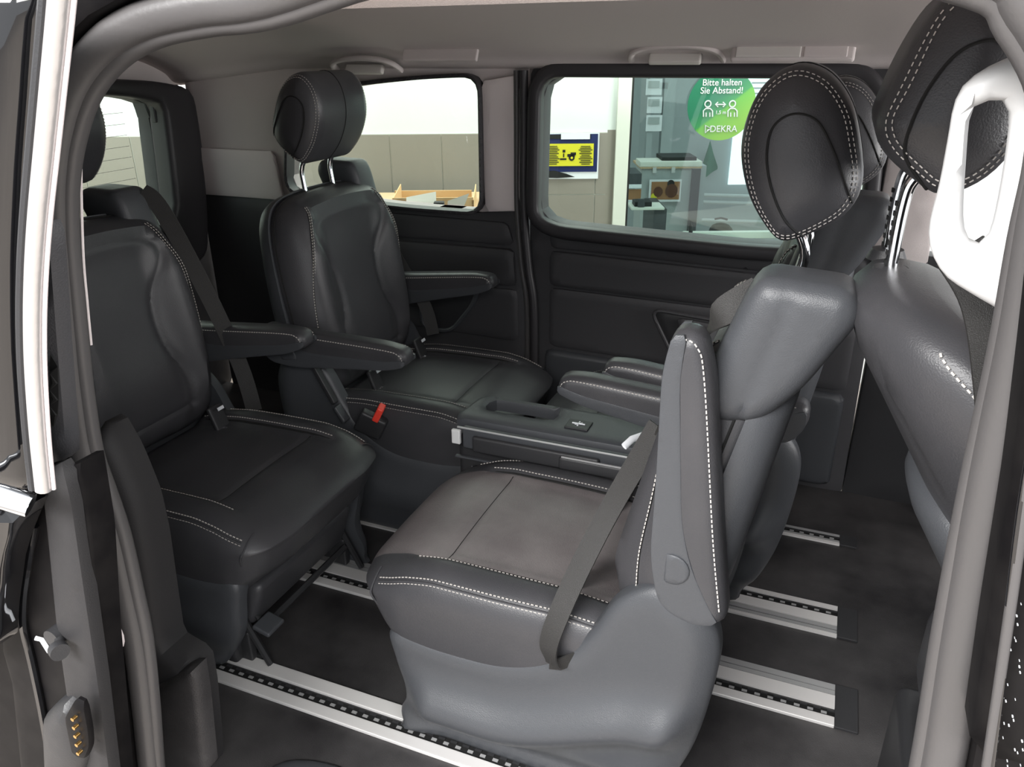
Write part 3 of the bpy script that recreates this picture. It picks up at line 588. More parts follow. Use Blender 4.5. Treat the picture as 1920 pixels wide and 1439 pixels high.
# hip hinge label plates and slot
for sg in (-1, 1):
    mb = MB(); mb.box((.105, sg * .13, .405), (.012, .045, .075), 'dark', Matrix.Rotation(-.35, 3, 'Y'), .005); mb.box((.116, sg * .13, .438), (.002, .02, .008), 'tag', Matrix.Rotation(-.35, 3, 'Y')); mb.tube([(.118, sg * .128, .385), (.124, sg * .128, .384)], .006, 'chrome', 10)
    mb.build('child_seat_anchor', seat_root)
mb = MB(); mb.box((.03, -.262, .44), (.014, .02, .12), 'dark', Matrix.Rotation(-.5, 3, 'Y'), .004); mb.box((.075, -.262, .36), (.012, .028, .05), 'shell', Matrix.Rotation(-.6, 3, 'Y'), .005); mb.tube([(-.02, -.245, .50), (-.008, -.245, .49)], .003, 'chrome', 6); mb.build('recline_lever', seat_root)
def tree(o, par=None):
    c = o.copy(); C.objects.link(c); c.parent = par
    for k in list(o.children): tree(k, c)
    return c
def pose(r, x, y, face, rec, left, right, label, hsh=0):
    r.location = (x, y, 0); r.rotation_euler.z = math.pi if face < 0 else 0; r['label'] = label; r['group'] = 'four swivel cabin seats'
    for k in r.children:
        n = k.name.split('.')[0]
        if n in ('backrest', 'back_shell', 'belt_housing', 'headrest'): k.rotation_euler.y = -rec
        if n == 'armrest': arm = k
    Rm = Matrix.Rotation(-rec, 3, 'Y')
    if face > 0:
        for k in r.children:
            n = k.name.split('.')[0]
            if n == 'belt_housing': k.location += Vector((0, -.03, -.045))
            if n == 'headrest': k.location += Vector((hsh, 0, -.035))
    a2 = tree(arm, r) if (left is not None and right is not None) else None
    for o, sg, an in ((arm, 1 if left is not None else -1, left if left is not None else right), (a2, -1, right)):
        if o is None: continue
        p = Rm @ Vector((AP.x, sg * AP.y, AP.z)); o.location = (HX + p.x, p.y, HZ + p.z); o.rotation_euler.y = -an
        if sg < 0: o.scale.y = -1
s2, sA, sB = tree(seat_root), tree(seat_root), tree(seat_root)
pose(seat_root, -.20, 1.2, -1, .235, math.radians(80), math.radians(2), 'near black leather seat facing the rear, armrest folded up, worn greyish cushion painted paler as lit')
pose(s2, -.12, 1.82, -1, .20, math.radians(4), None, 'black leather seat facing the rear, mostly hidden behind the nearest seat')
for k in s2.children:
    if k.name.startswith('headrest'): k.location.z -= .04
pose(sA, -1.44, 1.2, 1, .15, math.radians(3), None, 'rear black leather seat at the left, half behind the door seal', -.03)
pose(sB, -1.20, 1.81, 1, .15, math.radians(4), math.radians(-3), 'rear black leather seat by the far window with both armrests down', .015)
# nearest seat's cushion top: sat-in leather, with the light on it painted in paler
for k in seat_root.children:
    if k.name.split('.')[0] == 'cushion':
        k.data = k.data.copy(); me = k.data; me.materials.append(M['worn']); wi = len(me.materials) - 1; li = me.materials.find('black_leather')
        for p in me.polygons:
            if p.material_index == li and p.normal.z > .35 and abs(p.center.y) < .16: p.material_index = wi
        k['label'] = 'worn greyish leather cushion, top painted paler as lit'
# belts
def belt(par, pts, wd, name='seat_belt', wid=.046, m='belt'):
    mb = MB(); mb.ribbon(spline(pts, 8), wd, wid, m); return mb.build(name, par)
belt(sA, [(-.075, .195, .945), (-.045, .215, .90), (.03, .235, .70), (.08, .258, .50), (.10, .262, .37)], (.45, .35, 0), wid=.04)
belt(sB, [(-.13, .22, .90), (-.12, .262, .85), (-.06, .292, .65), (.04, .285, .50), (.07, .28, .40)], (.6, .2, 0), wid=.04)
# near seat belt, in its own coordinates: lap part visible in front of the cushion
R_ = Matrix.Rotation(math.pi, 3, 'Z')
def loc1(px, py, y): p = at(px, py, 'y', y) - Vector((-.20, 1.2, 0)); return R_ @ p
bp = [loc1(1425, 545, 1.02), loc1(1340, 600, 1.0), loc1(1300, 680, 1.02), loc1(1235, 800, 1.06), loc1(1150, 945, 1.04), loc1(1090, 1060, .995), loc1(1045, 1160, .955), loc1(1028, 1215, .942), loc1(1036, 1248, .94)]
mb = MB(); mb.ribbon(spline(bp[:4], 8), [(.25, .4, -.75)] * 25, .04, 'belt'); mb.build('shoulder_belt', seat_root)
mb = MB(); P = spline(bp[3:], 8); mb.ribbon(P, [Vector((-.9, .35, -.15)).lerp(Vector((-.85, .45, -.5)), i / (len(P) - 1)) for i in range(len(P))], .037, 'belt')
mb.ribbon([loc1(1030, 1244, .94), loc1(1050, 1246, .945), loc1(1085, 1232, .965)], (.1, .2, 1), .028, 'belt'); mb.build('lap_belt', seat_root)
mb = MB(); a = loc1(1185, 828, 1.16); mb.tube([loc1(1170, 838, 1.12), loc1(1185, 824, 1.14), loc1(1210, 815, 1.18)], .006, 'tag', 8, sy=.5); mb.build('belt_tongue', seat_root)
# buckle with red button on the window seat
mb = MB(); Rb = Matrix.Rotation(.5, 3, 'Y') @ Matrix.Rotation(.3, 3, 'Z'); mb.box((.165, -.262, .345), (.075, .03, .065), 'dark', Rb, .008); bk = mb.build('belt_buckle', sB)
mb = MB(); mb.box((.193, -.264, .383), (.018, .032, .045), 'red', Rb, .004); o = mb.build('release_button', bk); o['label'] = 'red button'
# ================================================================ centre table unit between the seats
t = thing('centre_table', 'black centre table unit on the floor rails with tray and cup holder', 'table', (-.46, 1.512, 0)); O = Vector((-.46, 1.512, 0))
def Lb(x, y, z): return (x, y, z)
mb = MB(); v, f = rbox((.56, .11, .40), .02, .02, lambda v: np.stack([v[:, 0] - .0, v[:, 1] * (1 - .1 * (v[:, 2] < -.1)), v[:, 2] + .215 - .02 * (v[:, 0] + .3)], 1)); mb.add(v, f, 'dark'); mb.build('body', t)
slot = rr([Vector(p) for p in ((-.235, .005), (-.06, .005), (-.06, .065), (-.235, .065))], .02); cup = [Vector((.20 + math.cos(a) * .033, .03 + math.sin(a) * .033)) for a in np.linspace(0, 2 * math.pi, 30)[:-1]]
sl = lambda u: .452 - .0 * u
mb = MB(); inflate(mb, rr([Vector(p) for p in ((-.285, -.06), (.29, -.06), (.29, .085), (-.27, .085))], .02), rnd(.012, .012), flat(.02), lambda u, v, h: (u, v, sl(u) + h), 'shell', .012, .02, holes=[slot, cup]); mb.build('table_top', t)
mb = MB(); mb.box((-.147, .035, .425), (.175, .06, .004), 'dark'); mb.build('tray_floor', t)
mb = MB(); mb.box((.005, -.005, .466), (.055, .045, .004), 'dark', bev=.002); mb.tube([(-.01, -.005, .469), (.02, -.005, .469)], .002, 'tag', 5); mb.tube([(.005, -.015, .469), (.005, .005, .469)], .002, 'tag', 5); mb.tube([(-.002, -.011, .469), (.012, .001, .469)], .0015, 'tag', 5); mb.build('push_button', t)
mb = MB(); mb.box((.0, -.078, .425), (.50, .016, .055), 'shell', bev=.006); mb.box((-.02, -.088, .452), (.48, .004, .004), 'alu2', bev=.001)
mb.build('side_frame', t)
mb = MB(); mb.box((-.07, -.092, .418), (.30, .012, .04), 'dark', bev=.006); mb.box((.09, -.096, .415), (.20, .010, .030), 'dark', bev=.006); mb.box((.09, -.102, .432), (.185, .003, .003), 'alu2'); mb.build('folded_leaf', t)
mb = MB(); mb.box((-.262, -.090, .428), (.022, .010, .036), 'white', bev=.003); o = mb.build('label_tab', t); o['label'] = 'white worn tab'
mb = MB(); mb.box((.0, -.062, .36), (.56, .010, .006), 'shell', bev=.002); mb.box((0, -.062, .20), (.54, .012, .22), 'dark', bev=.006); mb.build('lower_panel', t)
# ================================================================ front passenger seat, seen from behind
t = thing('passenger_car_seat', 'black leather front seat seen from behind at the right edge', 'seat', (.25, 1.02, 0)); O = Vector((.25, 1.02, 0))
fo = spline([Vector(p) for p in ((-.24, .25), (-.245, .42), (-.25, .60), (-.245, .78), (-.215, .90), (-.15, .965), (0, .985), (.15, .965), (.215, .90), (.245, .78), (.25, .60), (.245, .42), (.24, .25), (0, .23))], 6, True)
FM = lambda u, v, h: (-.165 - h + max(0, .97 - v) * .62 + (.10 if u < 0 else .03) * (u / .25) ** 2, u * (1 if u < 0 else 1 - .25 * max(0, .9 - v)), v + .014 * float(sm(v, .3, .9)))
mb = MB(); sv = [Vector((-.13, .25)), Vector((-.15, .55)), Vector((-.14, .90))]
def fh(u, v, d): q = np.stack([u, v], 1); return .075 * np.sqrt(np.clip(1 - (1 - np.clip(d / .09, 0, 1)) ** 2, 0, 1)) - .004 * np.exp(-(dist(q, [(-.14, .25), (-.165, .60), (-.10, .95)], False) / .005) ** 2) - .004 * np.exp(-(dist(q, [(-.25, .70), (-.02, .62), (.25, .66)], False) / .005) ** 2)
inflate(mb, fo, fh, rnd(.09, .06), FM, 'leather', .09, .014)
P = spline([Vector(p) for p in ((-.175, .948), (-.205, .91), (-.225, .85), (-.238, .76), (-.243, .65), (-.24, .5))], 6); q = np.array([tuple(p) for p in P]); h = fh(q[:, 0], q[:, 1], dist(q, fo)); mb.stitch([Vector(FM(a, b, k + .003)) for (a, b), k in zip(q, h)], r=.0015)
mb.build('backrest', t)
mb = MB(); ps = spline([Vector(p) for p in ((-.20, .22), (-.215, .40), (-.20, .60), (-.12, .72), (0, .74), (.12, .72), (.22, .60), (.235, .40), (.22, .22), (0, .2))], 6, True)
inflate(mb, ps, rnd(.05, .05), flat(0), lambda u, v, h: (FM(u, v, h + .055)), 'shell', .05, .02); mb.build('back_panel', t)
mb = MB()
for k in range(26):
    z = .30 + k * .0125; mb.tube([FM(.19, z, .11), FM(.225, z + .004, .10)], .0022, 'belt', 5)
mb.tube([FM(.2, .28, .105), FM(.21, .62, .105)], .006, 'belt', 6); mb.build('pocket_net', t)
mb = MB(); mb.add(*rbox((.5, .48, .2), .06, .03, lambda v: v + np.array([.25, 0, .32])), 'leather'); mb.build('cushion', t)
mb = MB(); mb.box((.2, 0, .11), (.44, .40, .22), 'dark', bev=.02); mb.build('seat_base', t)
FPX = lambda L: [Vector((at(x, y, 'y', .905).x - O.x, at(x, y, 'y', .905).z)) for x, y in L]
hs2 = spline(FPX([(1768, -5), (1705, 90), (1655, 195), (1641, 245), (1658, 290), (1705, 335), (1765, 372), (1840, 350), (1905, 290), (1950, 190), (1972, 90), (1955, 5), (1905, -40), (1830, -45)]), 7, True)
ov2 = FPX([(1740, 360), (1700, 300), (1700, 250), (1735, 170), (1790, 100), (1850, 75), (1900, 90)])
HCf = (sum(p.x for p in hs2) / len(hs2), sum(p.y for p in hs2) / len(hs2))
def h2(u, v, d): return .088 + .045 * rnd(1, .05)(u, v, d) + .008 * sm(d, .02, .07)
mb = MB(); inflate(mb, hs2, h2, h2, lambda u, v, h: (u, h, v), 'leather', .05, .01)
for sg in (-1, 1):
    for dd in (.010, .016):
        A = np.array([tuple(p) for p in resample(hs2, .006)]); n = np.array(HCf) - A; n /= np.linalg.norm(n, axis=1)[:, None]; q = A + n * dd; h = h2(q[:, 0], q[:, 1], dist(q, hs2)); P3 = [Vector((a, sg * (k + .0008), b)) for (a, b), k in zip(q, h)]; mb.stitch(P3 + P3[:1], r=.0008, L=.004)
q = np.array([tuple(p) for p in spline(ov2, 6)]); h = h2(q[:, 0], q[:, 1], dist(q, hs2))
mb.tube([(a, -(k + .0004), b) for (a, b), k in zip(q, h)], .0018, 'seam', 6)
hr = mb.build('headrest', t)
for dy in (.03, .13):
    mb = MB(); mb.tube(spline([(-.168, dy, .965), (-.168, dy, 1.07), (-.160, dy, 1.105), (-.13, dy, 1.13)], 6), .0075, 'chrome', 14)
    if dy > 0:
        for k in range(8): mb.box((-.175, dy, .99 + k * .012), (.004, .010, .005), 'seam')
    mb.build('headrest_post', hr)
    mb = MB(); mb.tube([(-.168, dy, .982), (-.168, dy, .996)], [.026, .02], 'dark', 18); mb.build('post_sleeve', hr)
# white plastic grip plate in front of the headrest
t = thing('grip_plate', 'white plastic plate with an oblong hole hanging at the right by the door seal', 'panel', (.13, .70, 1.1)); O = Vector((.13, .70, 1.1))
W = lambda L: [Vector((p[0] - O.x, p[1] - O.z)) for p in pxp(L, 'y', .70)]
wo = spline([Vector(p) for p in W([(1960, 88), (1915, 100), (1860, 122), (1812, 155), (1790, 195), (1778, 260), (1762, 345), (1745, 410), (1742, 450), (1752, 485), (1775, 518), (1815, 545), (1862, 572), (1920, 600), (1990, 560), (2010, 300)])], 6, True)
wh = spline([Vector(p) for p in W([(1852, 188), (1835, 192), (1818, 215), (1810, 300), (1805, 400), (1812, 440), (1828, 458), (1848, 450), (1862, 420), (1880, 330), (1893, 230), (1888, 198), (1872, 184)])], 6, True)
mb = MB(); inflate(mb, wo, lambda u, v, d: .004 + .012 * rnd(1, .014)(u, v, d), lambda u, v, d: .004 + .008 * rnd(1, .014)(u, v, d), lambda u, v, h: (u, -h, v), 'white', .014, .01, holes=[wh]); mb.build('plate', t)
t = thing('seat_belt_strap', 'dark seat belt strap beside the front seat under the white plate', 'belt', (.2, .80, .8)); mb = MB(); O = Vector((.2, .80, .8))
mb.ribbon(spline([at(x, y, 'y', .78) - O for x, y in ((1800, 470), (1850, 560), (1872, 700), (1880, 900), (1860, 1200))], 6), (1, .3, 0), .045, 'belt'); mb.build('strap', t)
o = MB().box((.62, 1.9, .95), (.02, .10, .05), 'redp', bev=.005).build('warning_tag'); tag(o, 'red piece seen through the hole of the white plate', 'tag')
# ================================================================ hall and office outside the far windows
YW = 22.3; a_ = math.radians(YW); HD = Vector((-math.sin(a_), math.cos(a_), 0)); HR = Vector((math.cos(a_), math.sin(a_), 0)); DW = 4.1
GZ = -.60
def pw(px, py, D=DW):     # pixel -> point on the hall wall at heading distance D
    d = RT * ((px - 960) / F) - UP * ((py - 719.5) / F) + FW; return Vector((0, 0, CAMH)) + d * (D / d.dot(HD))
def uw(px, py, D=DW): p = pw(px, py, D); return Vector((p.dot(HR), p.z))
def WM(D): return lambda u, v, h: tuple(HR * u + HD * (D - h) + Vector((0, 0, v)))
Z0 = Vector((0, 0, 1))
mb = MB(); mb.box((-1.5, 2.5, GZ - .03), (16, 14, .06), 'ground'); struct(mb.build('ground'), 'beige hall floor')
ztile = uw(900, 250).y; u0 = uw(733, 300).x; du = uw(829, 300).x - u0; zg = ztile - uw(900, 366).y; zg = abs(zg)
uc = uw(1137, 300).x
def tiled(name, ua, ub, zt, du_, dz_, uo, D, m='tile'):
    mb = MB(); f = WM(D)
    def q(a, b, c, d, h, m_): mb.add([f(a, c, h), f(b, c, h), f(b, d, h), f(a, d, h)], [(0, 1, 2, 3)], m_)
    def slab(a, b, c, d, h0, h1, m_):
        vs = [f(x, z, h) for h in (h0, h1) for x, z in ((a, c), (b, c), (b, d), (a, d))]; mb.add(vs, [(0, 1, 2, 3), (4, 5, 6, 7), (0, 1, 5, 4), (1, 2, 6, 5), (2, 3, 7, 6), (3, 0, 4, 7)], m_)
    slab(ua, ub, GZ, 3.0, -.15, 0, 'wall'); slab(ua, ub, GZ, zt, 0, .004, 'grout')
    k = math.floor((ua - uo) / du_); x = uo + k * du_
    while x < ub:
        z = zt
        while z > max(GZ, zt - 1.5):
            a, b = max(x + .003, ua), min(x + du_ - .003, ub)
            if b > a: slab(a, b, z - dz_ + .003, z - .003, .004, .009, m)
            z -= dz_
        x += du_
    return mb.build(name)
struct(tiled('wall_back', -2.3, uc, ztile, du, zg, u0, DW), 'hall wall, white above grey tiles, behind the far windows')
# return of the corner towards the office
q0 = uw(1143, 200).x; mb = MB()
def slab(mb, D, a, b, c, d, h0, h1, m):
    f = WM(D); vs = [f(x, z, h) for h in (h0, h1) for x, z in ((a, c), (b, c), (b, d), (a, d))]; mb.add(vs, [(0, 1, 2, 3), (4, 5, 6, 7), (0, 1, 5, 4), (1, 2, 6, 5), (2, 3, 7, 6), (3, 0, 4, 7)], m)
uf = uw(1158, 300).x; ug = uw(1183, 300).x
slab(mb, DW + .12, uc, uf, ztile, 3, -.1, 0, 'wall'); slab(mb, DW + .12, uc, uf, GZ, ztile, -.1, 0, 'tile'); struct(mb.build('wall_return'), 'narrow wall return beside the office frame')
mb = MB(); slab(mb, DW + .12, uf, ug, GZ, 3, -.05, .03, 'cream'); slab(mb, DW + .12, ug, ug + .012, GZ, 3, -.02, .02, 'ink'); struct(mb.build('trim_10'), 'cream frame post of the office glazing')
mb = MB(); slab(mb, DW + .12, ug, uw(1572, 200, DW + .12).x, GZ, 3, -.004, 0, 'oglass'); struct(mb.build('window_4'))
mb = MB(); slab(mb, DW + .12, uw(1572, 200, DW + .12).x, 3.6, GZ, 3, -.1, .0, 'wall'); struct(mb.build('wall_office_right'), 'pale hall wall to the right of the office glazing')
# office interior
DO = 7.6
mb = MB(); slab(mb, DO, -.6, 5.5, GZ, 3.0, -.1, 0, 'officew'); struct(mb.build('wall_office'), 'grey office wall seen through the glazing')
mb = MB(); 
for pth in ((uw(1215, 150, DO - .3).x, .05), (uw(1243, 150, DO - .3).x, .10)): slab(mb, DO - .3, pth[0], pth[0] + pth[1], GZ, 3, 0, .1, 'officew')
struct(mb.build('trim_11'), 'office wall pillar')
mb = MB(); A = uw(1372, 100, DO); B = uw(1445, 300, DO - .02); slab(mb, DO - .02, uw(1388, 100, DO).x, uw(1600, 200, DO).x, uw(1388, 345, DO).y, 3.0, 0, .02, 'skyb')
for k in range(18): z = uw(1400, 205, DO).y + k * .045; slab(mb, DO - .05, uw(1412, 100, DO).x, uw(1600, 100, DO).x, z, z + .012, 0, .03, 'grey')
struct(mb.build('window_5'))
def wthing(name, label, cat, px, py, D): p = pw(px, py, D); o = thing(name, label, cat, (p.x, p.y, p.z), a_); return o, p
def rel(o, D, L): return [Vector(((pw(x, y, D) - o.location).dot(HR), (pw(x, y, D) - o.location).z)) for x, y in L]
def rbx(mb, o, D, x0, y0, x1, y1, h0, h1, m, bev=0):    # box spanning pixels at distance D, depth h0..h1 towards us
    a, b = rel(o, D, [(x0, y0), (x1, y1)]); oo = D - o.location.dot(HD); mb.box(((a.x + b.x) / 2, oo - (h0 + h1) / 2, (a.y + b.y) / 2), (abs(b.x - a.x), abs(h1 - h0), abs(b.y - a.y)), m, bev=bev)
o, p = wthing('storage_cabinet', 'grey office cabinet with a photo poster on its side, behind the glazing', 'cabinet', 1255, 430, 5.9)
mb = MB(); rbx(mb, o, 5.9, 1205, 312, 1288, 470, -.3, 0, 'grey'); mb.build('body', o)
mb = MB(); rbx(mb, o, 5.9, 1288, 312, 1312, 470, -.32, -.02, 'officew'); rbx(mb, o, 5.85, 1297, 316, 1300, 470, 0, .02, 'shell'); mb.build('door', o)
mb = MB(); rbx(mb, o, 5.9, 1200, 303, 1315, 313, -.2, .02, 'cream', .004); rbx(mb, o, 5.9, 1200, 312, 1315, 315, -.35, .02, 'wood'); mb.build('cabinet_top', o)
mb = MB()
for x in (1227, 1262): mb = MB(); rbx(mb, o, 5.88, x - 3, 314, x + 3, 324, 0, .012, 'white'); mb.build('hinge', o)
o, p = wthing('document_tray', 'dark flat tray lying on the office cabinet', 'tray', 1275, 303, 5.9); mb = MB(); rbx(mb, o, 5.9, 1243, 296, 1308, 303, -.28, -.03, 'ink', .005); mb.build('tray', o)
o, p = wthing('photo_poster', 'small photo of two brown furry animals taped on the grey cabinet', 'poster', 1247, 357, 5.86)
mb = MB(); rbx(mb, o, 5.86, 1218, 337, 1275, 378, 0, .003, 'paper'); mb.build('sheet', o)
mb = MB(); rbx(mb, o, 5.855, 1222, 341, 1273, 374, 0, .002, 'tan')
for (x, y, r_, m_) in ((1234, 360, 9, 'brown'), (1259, 358, 12, 'brown'), (1258, 345, 7, 'ink'), (1226, 369, 6, 'yellow')):
    c_ = rel(o, 5.85, [(x, y)])[0]; e_ = r_ * 5.9 / F * .95; mb.add([(c_.x + math.cos(k) * e_, 5.85 - o.location.dot(HD) - r_ * .0001, c_.y + math.sin(k) * e_ * 1.1) for k in np.linspace(0, 6.1, 16)], [tuple(range(16))], m_)
mb.build('picture', o)
o, p = wthing('desk', 'office desk with pale top and dark drawer front behind the glazing', 'desk', 1215, 440, 5.2)
mb = MB(); rbx(mb, o, 5.2, 1184, 390, 1246, 394, -.2, .0, 'cream', .003); mb.build('desk_top', o); mb = MB(); rbx(mb, o, 5.2, 1228, 394, 1246, 480, -.45, -.03, 'shell'); mb.build('drawer_front', o)
o, p = wthing('desk_telephone', 'black telephone and cables on the office desk', 'telephone', 1205, 388, 5.3); mb = MB(); rbx(mb, o, 5.2, 1192, 381, 1224, 390, -.16, -.04, 'ink', .004); mb.build('body', o); mb = MB(); rbx(mb, o, 5.2, 1197, 374, 1209, 389, -.03, -.01, 'shell', .003); mb.build('stand', o)
o, p = wthing('leaflet_rack', 'rack of leaflets standing at the left of the office', 'rack', 1190, 370, 5.6)
mb = MB(); rbx(mb, o, 5.6, 1178, 326, 1202, 352, -.3, 0, 'shell'); mb.build('box', o); mb = MB(); rbx(mb, o, 5.58, 1178, 346, 1202, 352, 0, .02, 'paper'); mb.build('shelf_edge', o); mb = MB(); rbx(mb, o, 5.58, 1178, 375, 1201, 379, 0, .02, 'paper'); mb.build('shelf_edge', o); mb = MB(); rbx(mb, o, 5.59, 1178, 355, 1201, 375, 0, .005, 'tan'); mb.build('leaflets', o)
o, p = wthing('pennant', 'dark green pennant hanging on the office wall under the round sticker', 'pennant', 1332, 300, 7.5)
mb = MB(); P = rel(o, 7.5, [(1331, 264), (1346, 316), (1323, 332), (1317, 312)]); inflate(mb, P, flat(.006), flat(.006), lambda u, v, h: (u, -h + .012 * math.sin(u * 60), v), 'pennant', .001, .03); mb.build('cloth', o)
o, p = wthing('radiator', 'white radiator pipes low on the office wall', 'radiator', 1360, 395, 7.5)
mb = MB(); 
for y in (365, 378, 412): a, b = rel(o, 7.5, [(1314, y), (1500, y + 6)]); mb.tube([(a.x, -.02, a.y), (b.x, -.02, b.y)], .018, 'grey', 8)
mb.build('pipes', o)
o, p = wthing('office_chair', 'dark round back of an office chair below the radiator', 'chair', 1352, 436, 5.5)
mb = MB(); P = rel(o, 5.5, [(1326, 470), (1328, 432), (1336, 420), (1352, 416), (1368, 421), (1376, 434), (1378, 470)]); inflate(mb, rr(P, .04), rnd(.03, .03), rnd(.02, .03), lambda u, v, h: (u, -h, v), 'ink', .03, .03); mb.build('backrest', o)
mb = MB(); a, b, c_ = rel(o, 5.5, [(1340, 411), (1352, 409), (1364, 412)]); mb.tube([(a.x, 0, a.y), (b.x, 0, b.y), (c_.x, 0, c_.y)], .008, 'ink', 6); mb.build('hanger_bar', o)
o, p = wthing('file_sheets', 'pinned paper sheets hanging on the left office wall', 'papers', 1227, 190, 7.19)
mb = MB()
for k in range(3): rbx(mb, o, 7.19, 1212 + (k % 2) * 2, 148 + k * 34, 1240, 178 + k * 34, 0, .006, 'paper'); rbx(mb, o, 7.18, 1216, 152 + k * 34, 1236, 165 + k * 34, 0, .003, 'grey')
mb.build('sheets', o)
o, p = wthing('sanitiser_bottle', 'small dark bottle by the office glazing', 'bottle', 1295, 426, 4.6); mb = MB(); a = rel(o, 4.6, [(1295, 436), (1295, 424), (1295, 419), (1295, 414)]); mb.tube([(k.x, 0, k.y) for k in a], [.012, .012, .005, .004], 'ink', 10); mb.build('body', o)
o, p = wthing('counter_ledge', 'pale ledge beyond the glazing, at the bottom of the wide window', 'ledge', 1400, 440, 4.6); mb = MB(); rbx(mb, o, 4.6, 1282, 436, 1560, 446, -.04, 0, 'cream', .004); mb.build('board', o)
# poster on the tiles
o, p = wthing('warning_poster', 'blue poster with a yellow towing warning panel taped on the grey tiles', 'poster', 1070, 292, DW - .012)
mb = MB(); rbx(mb, o, DW - .012, 1008, 250, 1121, 335, 0, .003, 'paper'); mb.build('sheet', o)
mb = MB(); rbx(mb, o, DW - .017, 1008, 252, 1119, 322, 0, .002, 'blue'); rbx(mb, o, DW - .02, 1008, 253, 1108, 260, 0, .002, 'ink'); rbx(mb, o, DW - .022, 1052, 250, 1106, 261, 0, .002, 'paper')
P = rel(o, DW - .02, [(1008, 321), (1040, 320), (1062, 326), (1078, 332), (1045, 334), (1008, 333)]); mb.add([(k.x, DW - .021 - o.location.dot(HD), k.y) for k in P], [tuple(range(6))], 'ink'); mb.build('print', o)
mb = MB(); rbx(mb, o, DW - .022, 1019, 270, 1112, 311, 0, .003, 'yellow')
for cx_, n_ in ((1036, 11), (1098, 11)):
    for k in range(n_):
        w_ = (9 if k == 0 else 8 + 5 * ((k * 7) % 5) / 4); y = 274 + k * 3.3; rbx(mb, o, DW - .026, cx_ - w_, y, cx_ + w_, y + 1.3, 0, .001, 'ink')
for (x0, y0, x1, y1) in ((1055, 281, 1060, 286), (1056, 288, 1058, 295), (1050, 297, 1062, 300), (1064, 289, 1078, 294), (1070, 286, 1080, 291)): rbx(mb, o, DW - .026, x0, y0, x1, y1, 0, .001, 'ink')
c_ = rel(o, DW - .026, [(1072, 296)])[0]; yy = DW - .027 - o.location.dot(HD)
for r_, m_, e_ in ((.015, 'ink', 0), (.006, 'yellow', .001)): mb.add([(c_.x + math.cos(k) * r_, yy - e_, c_.y + math.sin(k) * r_) for k in np.linspace(0, 6.0, 20)], [tuple(range(20))], m_)
mb.build('warning_panel', o)
# round sticker on the glass
DS = DW + .10; o, p = wthing('distance_sticker', 'round green sticker reading Bitte halten Sie Abstand on the office glass', 'sticker', 1353, 197, DS)
rd = 62 * (DS / F) * .97; NB = 120; cy_ = 0
mb = MB(); ring_ = [(math.cos(k) * rd, 0, math.sin(k) * rd) for k in np.linspace(0, 2 * math.pi, 65)[:-1]]; mb.add(ring_, [tuple(range(64))], 'green'); mb.add([(x, .003, z) for x, y, z in ring_], [tuple(range(64))], 'green')
mb.build('disc', o)
# lime facet
gm = M['green'].node_tree; b_ = gm.nodes['Principled BSDF']; tc = gm.nodes.new('ShaderNodeTexCoord'); mp = gm.nodes.new('ShaderNodeMapping'); mp.inputs['Rotation'].default_value = (0, math.radians(38), 0); mp.inputs['Scale'].default_value = (1 / (2 * rd),) * 3; mp.inputs['Location'].default_value = (.5, 0, .5)
sp_ = gm.nodes.new('ShaderNodeSeparateXYZ'); rp = gm.nodes.new('ShaderNodeValToRGB'); gm.links.new(tc.outputs['Object'], mp.inputs[0]); gm.links.new(mp.outputs[0], sp_.inputs[0]); gm.links.new(sp_.outputs['Z'], rp.inputs[0]); gm.links.new(rp.outputs[0], b_.inputs['Base Color'])
rp.color_ramp.elements[0].position = .15; rp.color_ramp.elements[0].color = (*s(118, 168, 45), 1); rp.color_ramp.elements[1].position = .62; rp.color_ramp.elements[1].color = (*s(10, 105, 75), 1); k_ = rp.color_ramp.elements.new(.42); k_.color = (*s(90, 158, 50), 1); k_ = rp.color_ramp.elements.new(.45); k_.color = (*s(45, 130, 72), 1)
def text(par, body, x, z, size, name, m='white'):
    c = bpy.data.curves.new(name, 'FONT'); c.body = body; c.size = size; c.align_x = 'CENTER'; c.align_y = 'CENTER'; c.extrude = .0008; c.offset = .0003; tmp = bpy.data.objects.new(name, c); C.objects.link(tmp)
    dg = bpy.context.evaluated_depsgraph_get(); me = bpy.data.meshes.new_from_object(tmp.evaluated_get(dg)); bpy.data.objects.remove(tmp)
    me.materials.clear(); me.materials.append(M[m]); oo = bpy.data.objects.new(name, me); C.objects.link(oo); oo.parent = par; oo.location = (x, -.004, z); oo.rotation_euler = (math.pi / 2, 0, 0); return oo
px_ = DS / F * 1.02
def S(x, y): q = rel(o, DS, [(x, y)])[0]; return q.x, q.y
for body, x, y, sz, nm in (('Bitte halten', 1354, 155, 14, 'heading_text'), ('Sie Abstand!', 1353, 170, 14, 'heading_text'), ('1,5 m', 1351, 211, 8, 'distance_text'), ('DEKRA', 1356, 242, 14.5, 'company_text')):
    a, b = S(x, y); text(o, body, a, b, sz * px_ * 1.05, nm)
mb = MB()
for cx in (1327, 1373):
    a, b = S(cx, 195); mb.tube([(a + math.cos(k) * 5.2 * px_, -.004, b + math.sin(k) * 5.2 * px_) for k in np.linspace(0, 6.28, 17)[:-1]], 1.2 * px_, 'white', 6, True)
    P = [S(cx + dx, y) for dx, y in ((-8.5, 219), (-8.5, 208), (-4, 203.5), (4, 203.5), (8.5, 208), (8.5, 219))]; mb.tube([(q[0], -.004, q[1]) for q in P], 1.2 * px_, 'white', 6)
    for dx in (-3.5, 3.5): P = [S(cx + dx, 219), S(cx + dx, 211)]; mb.tube([(q[0], -.004, q[1]) for q in P], 1.1 * px_, 'white', 6)
P = [S(1341, 196), S(1360, 196)]; mb.tube([(q[0], -.004, q[1]) for q in P], 1.1 * px_, 'white', 6)
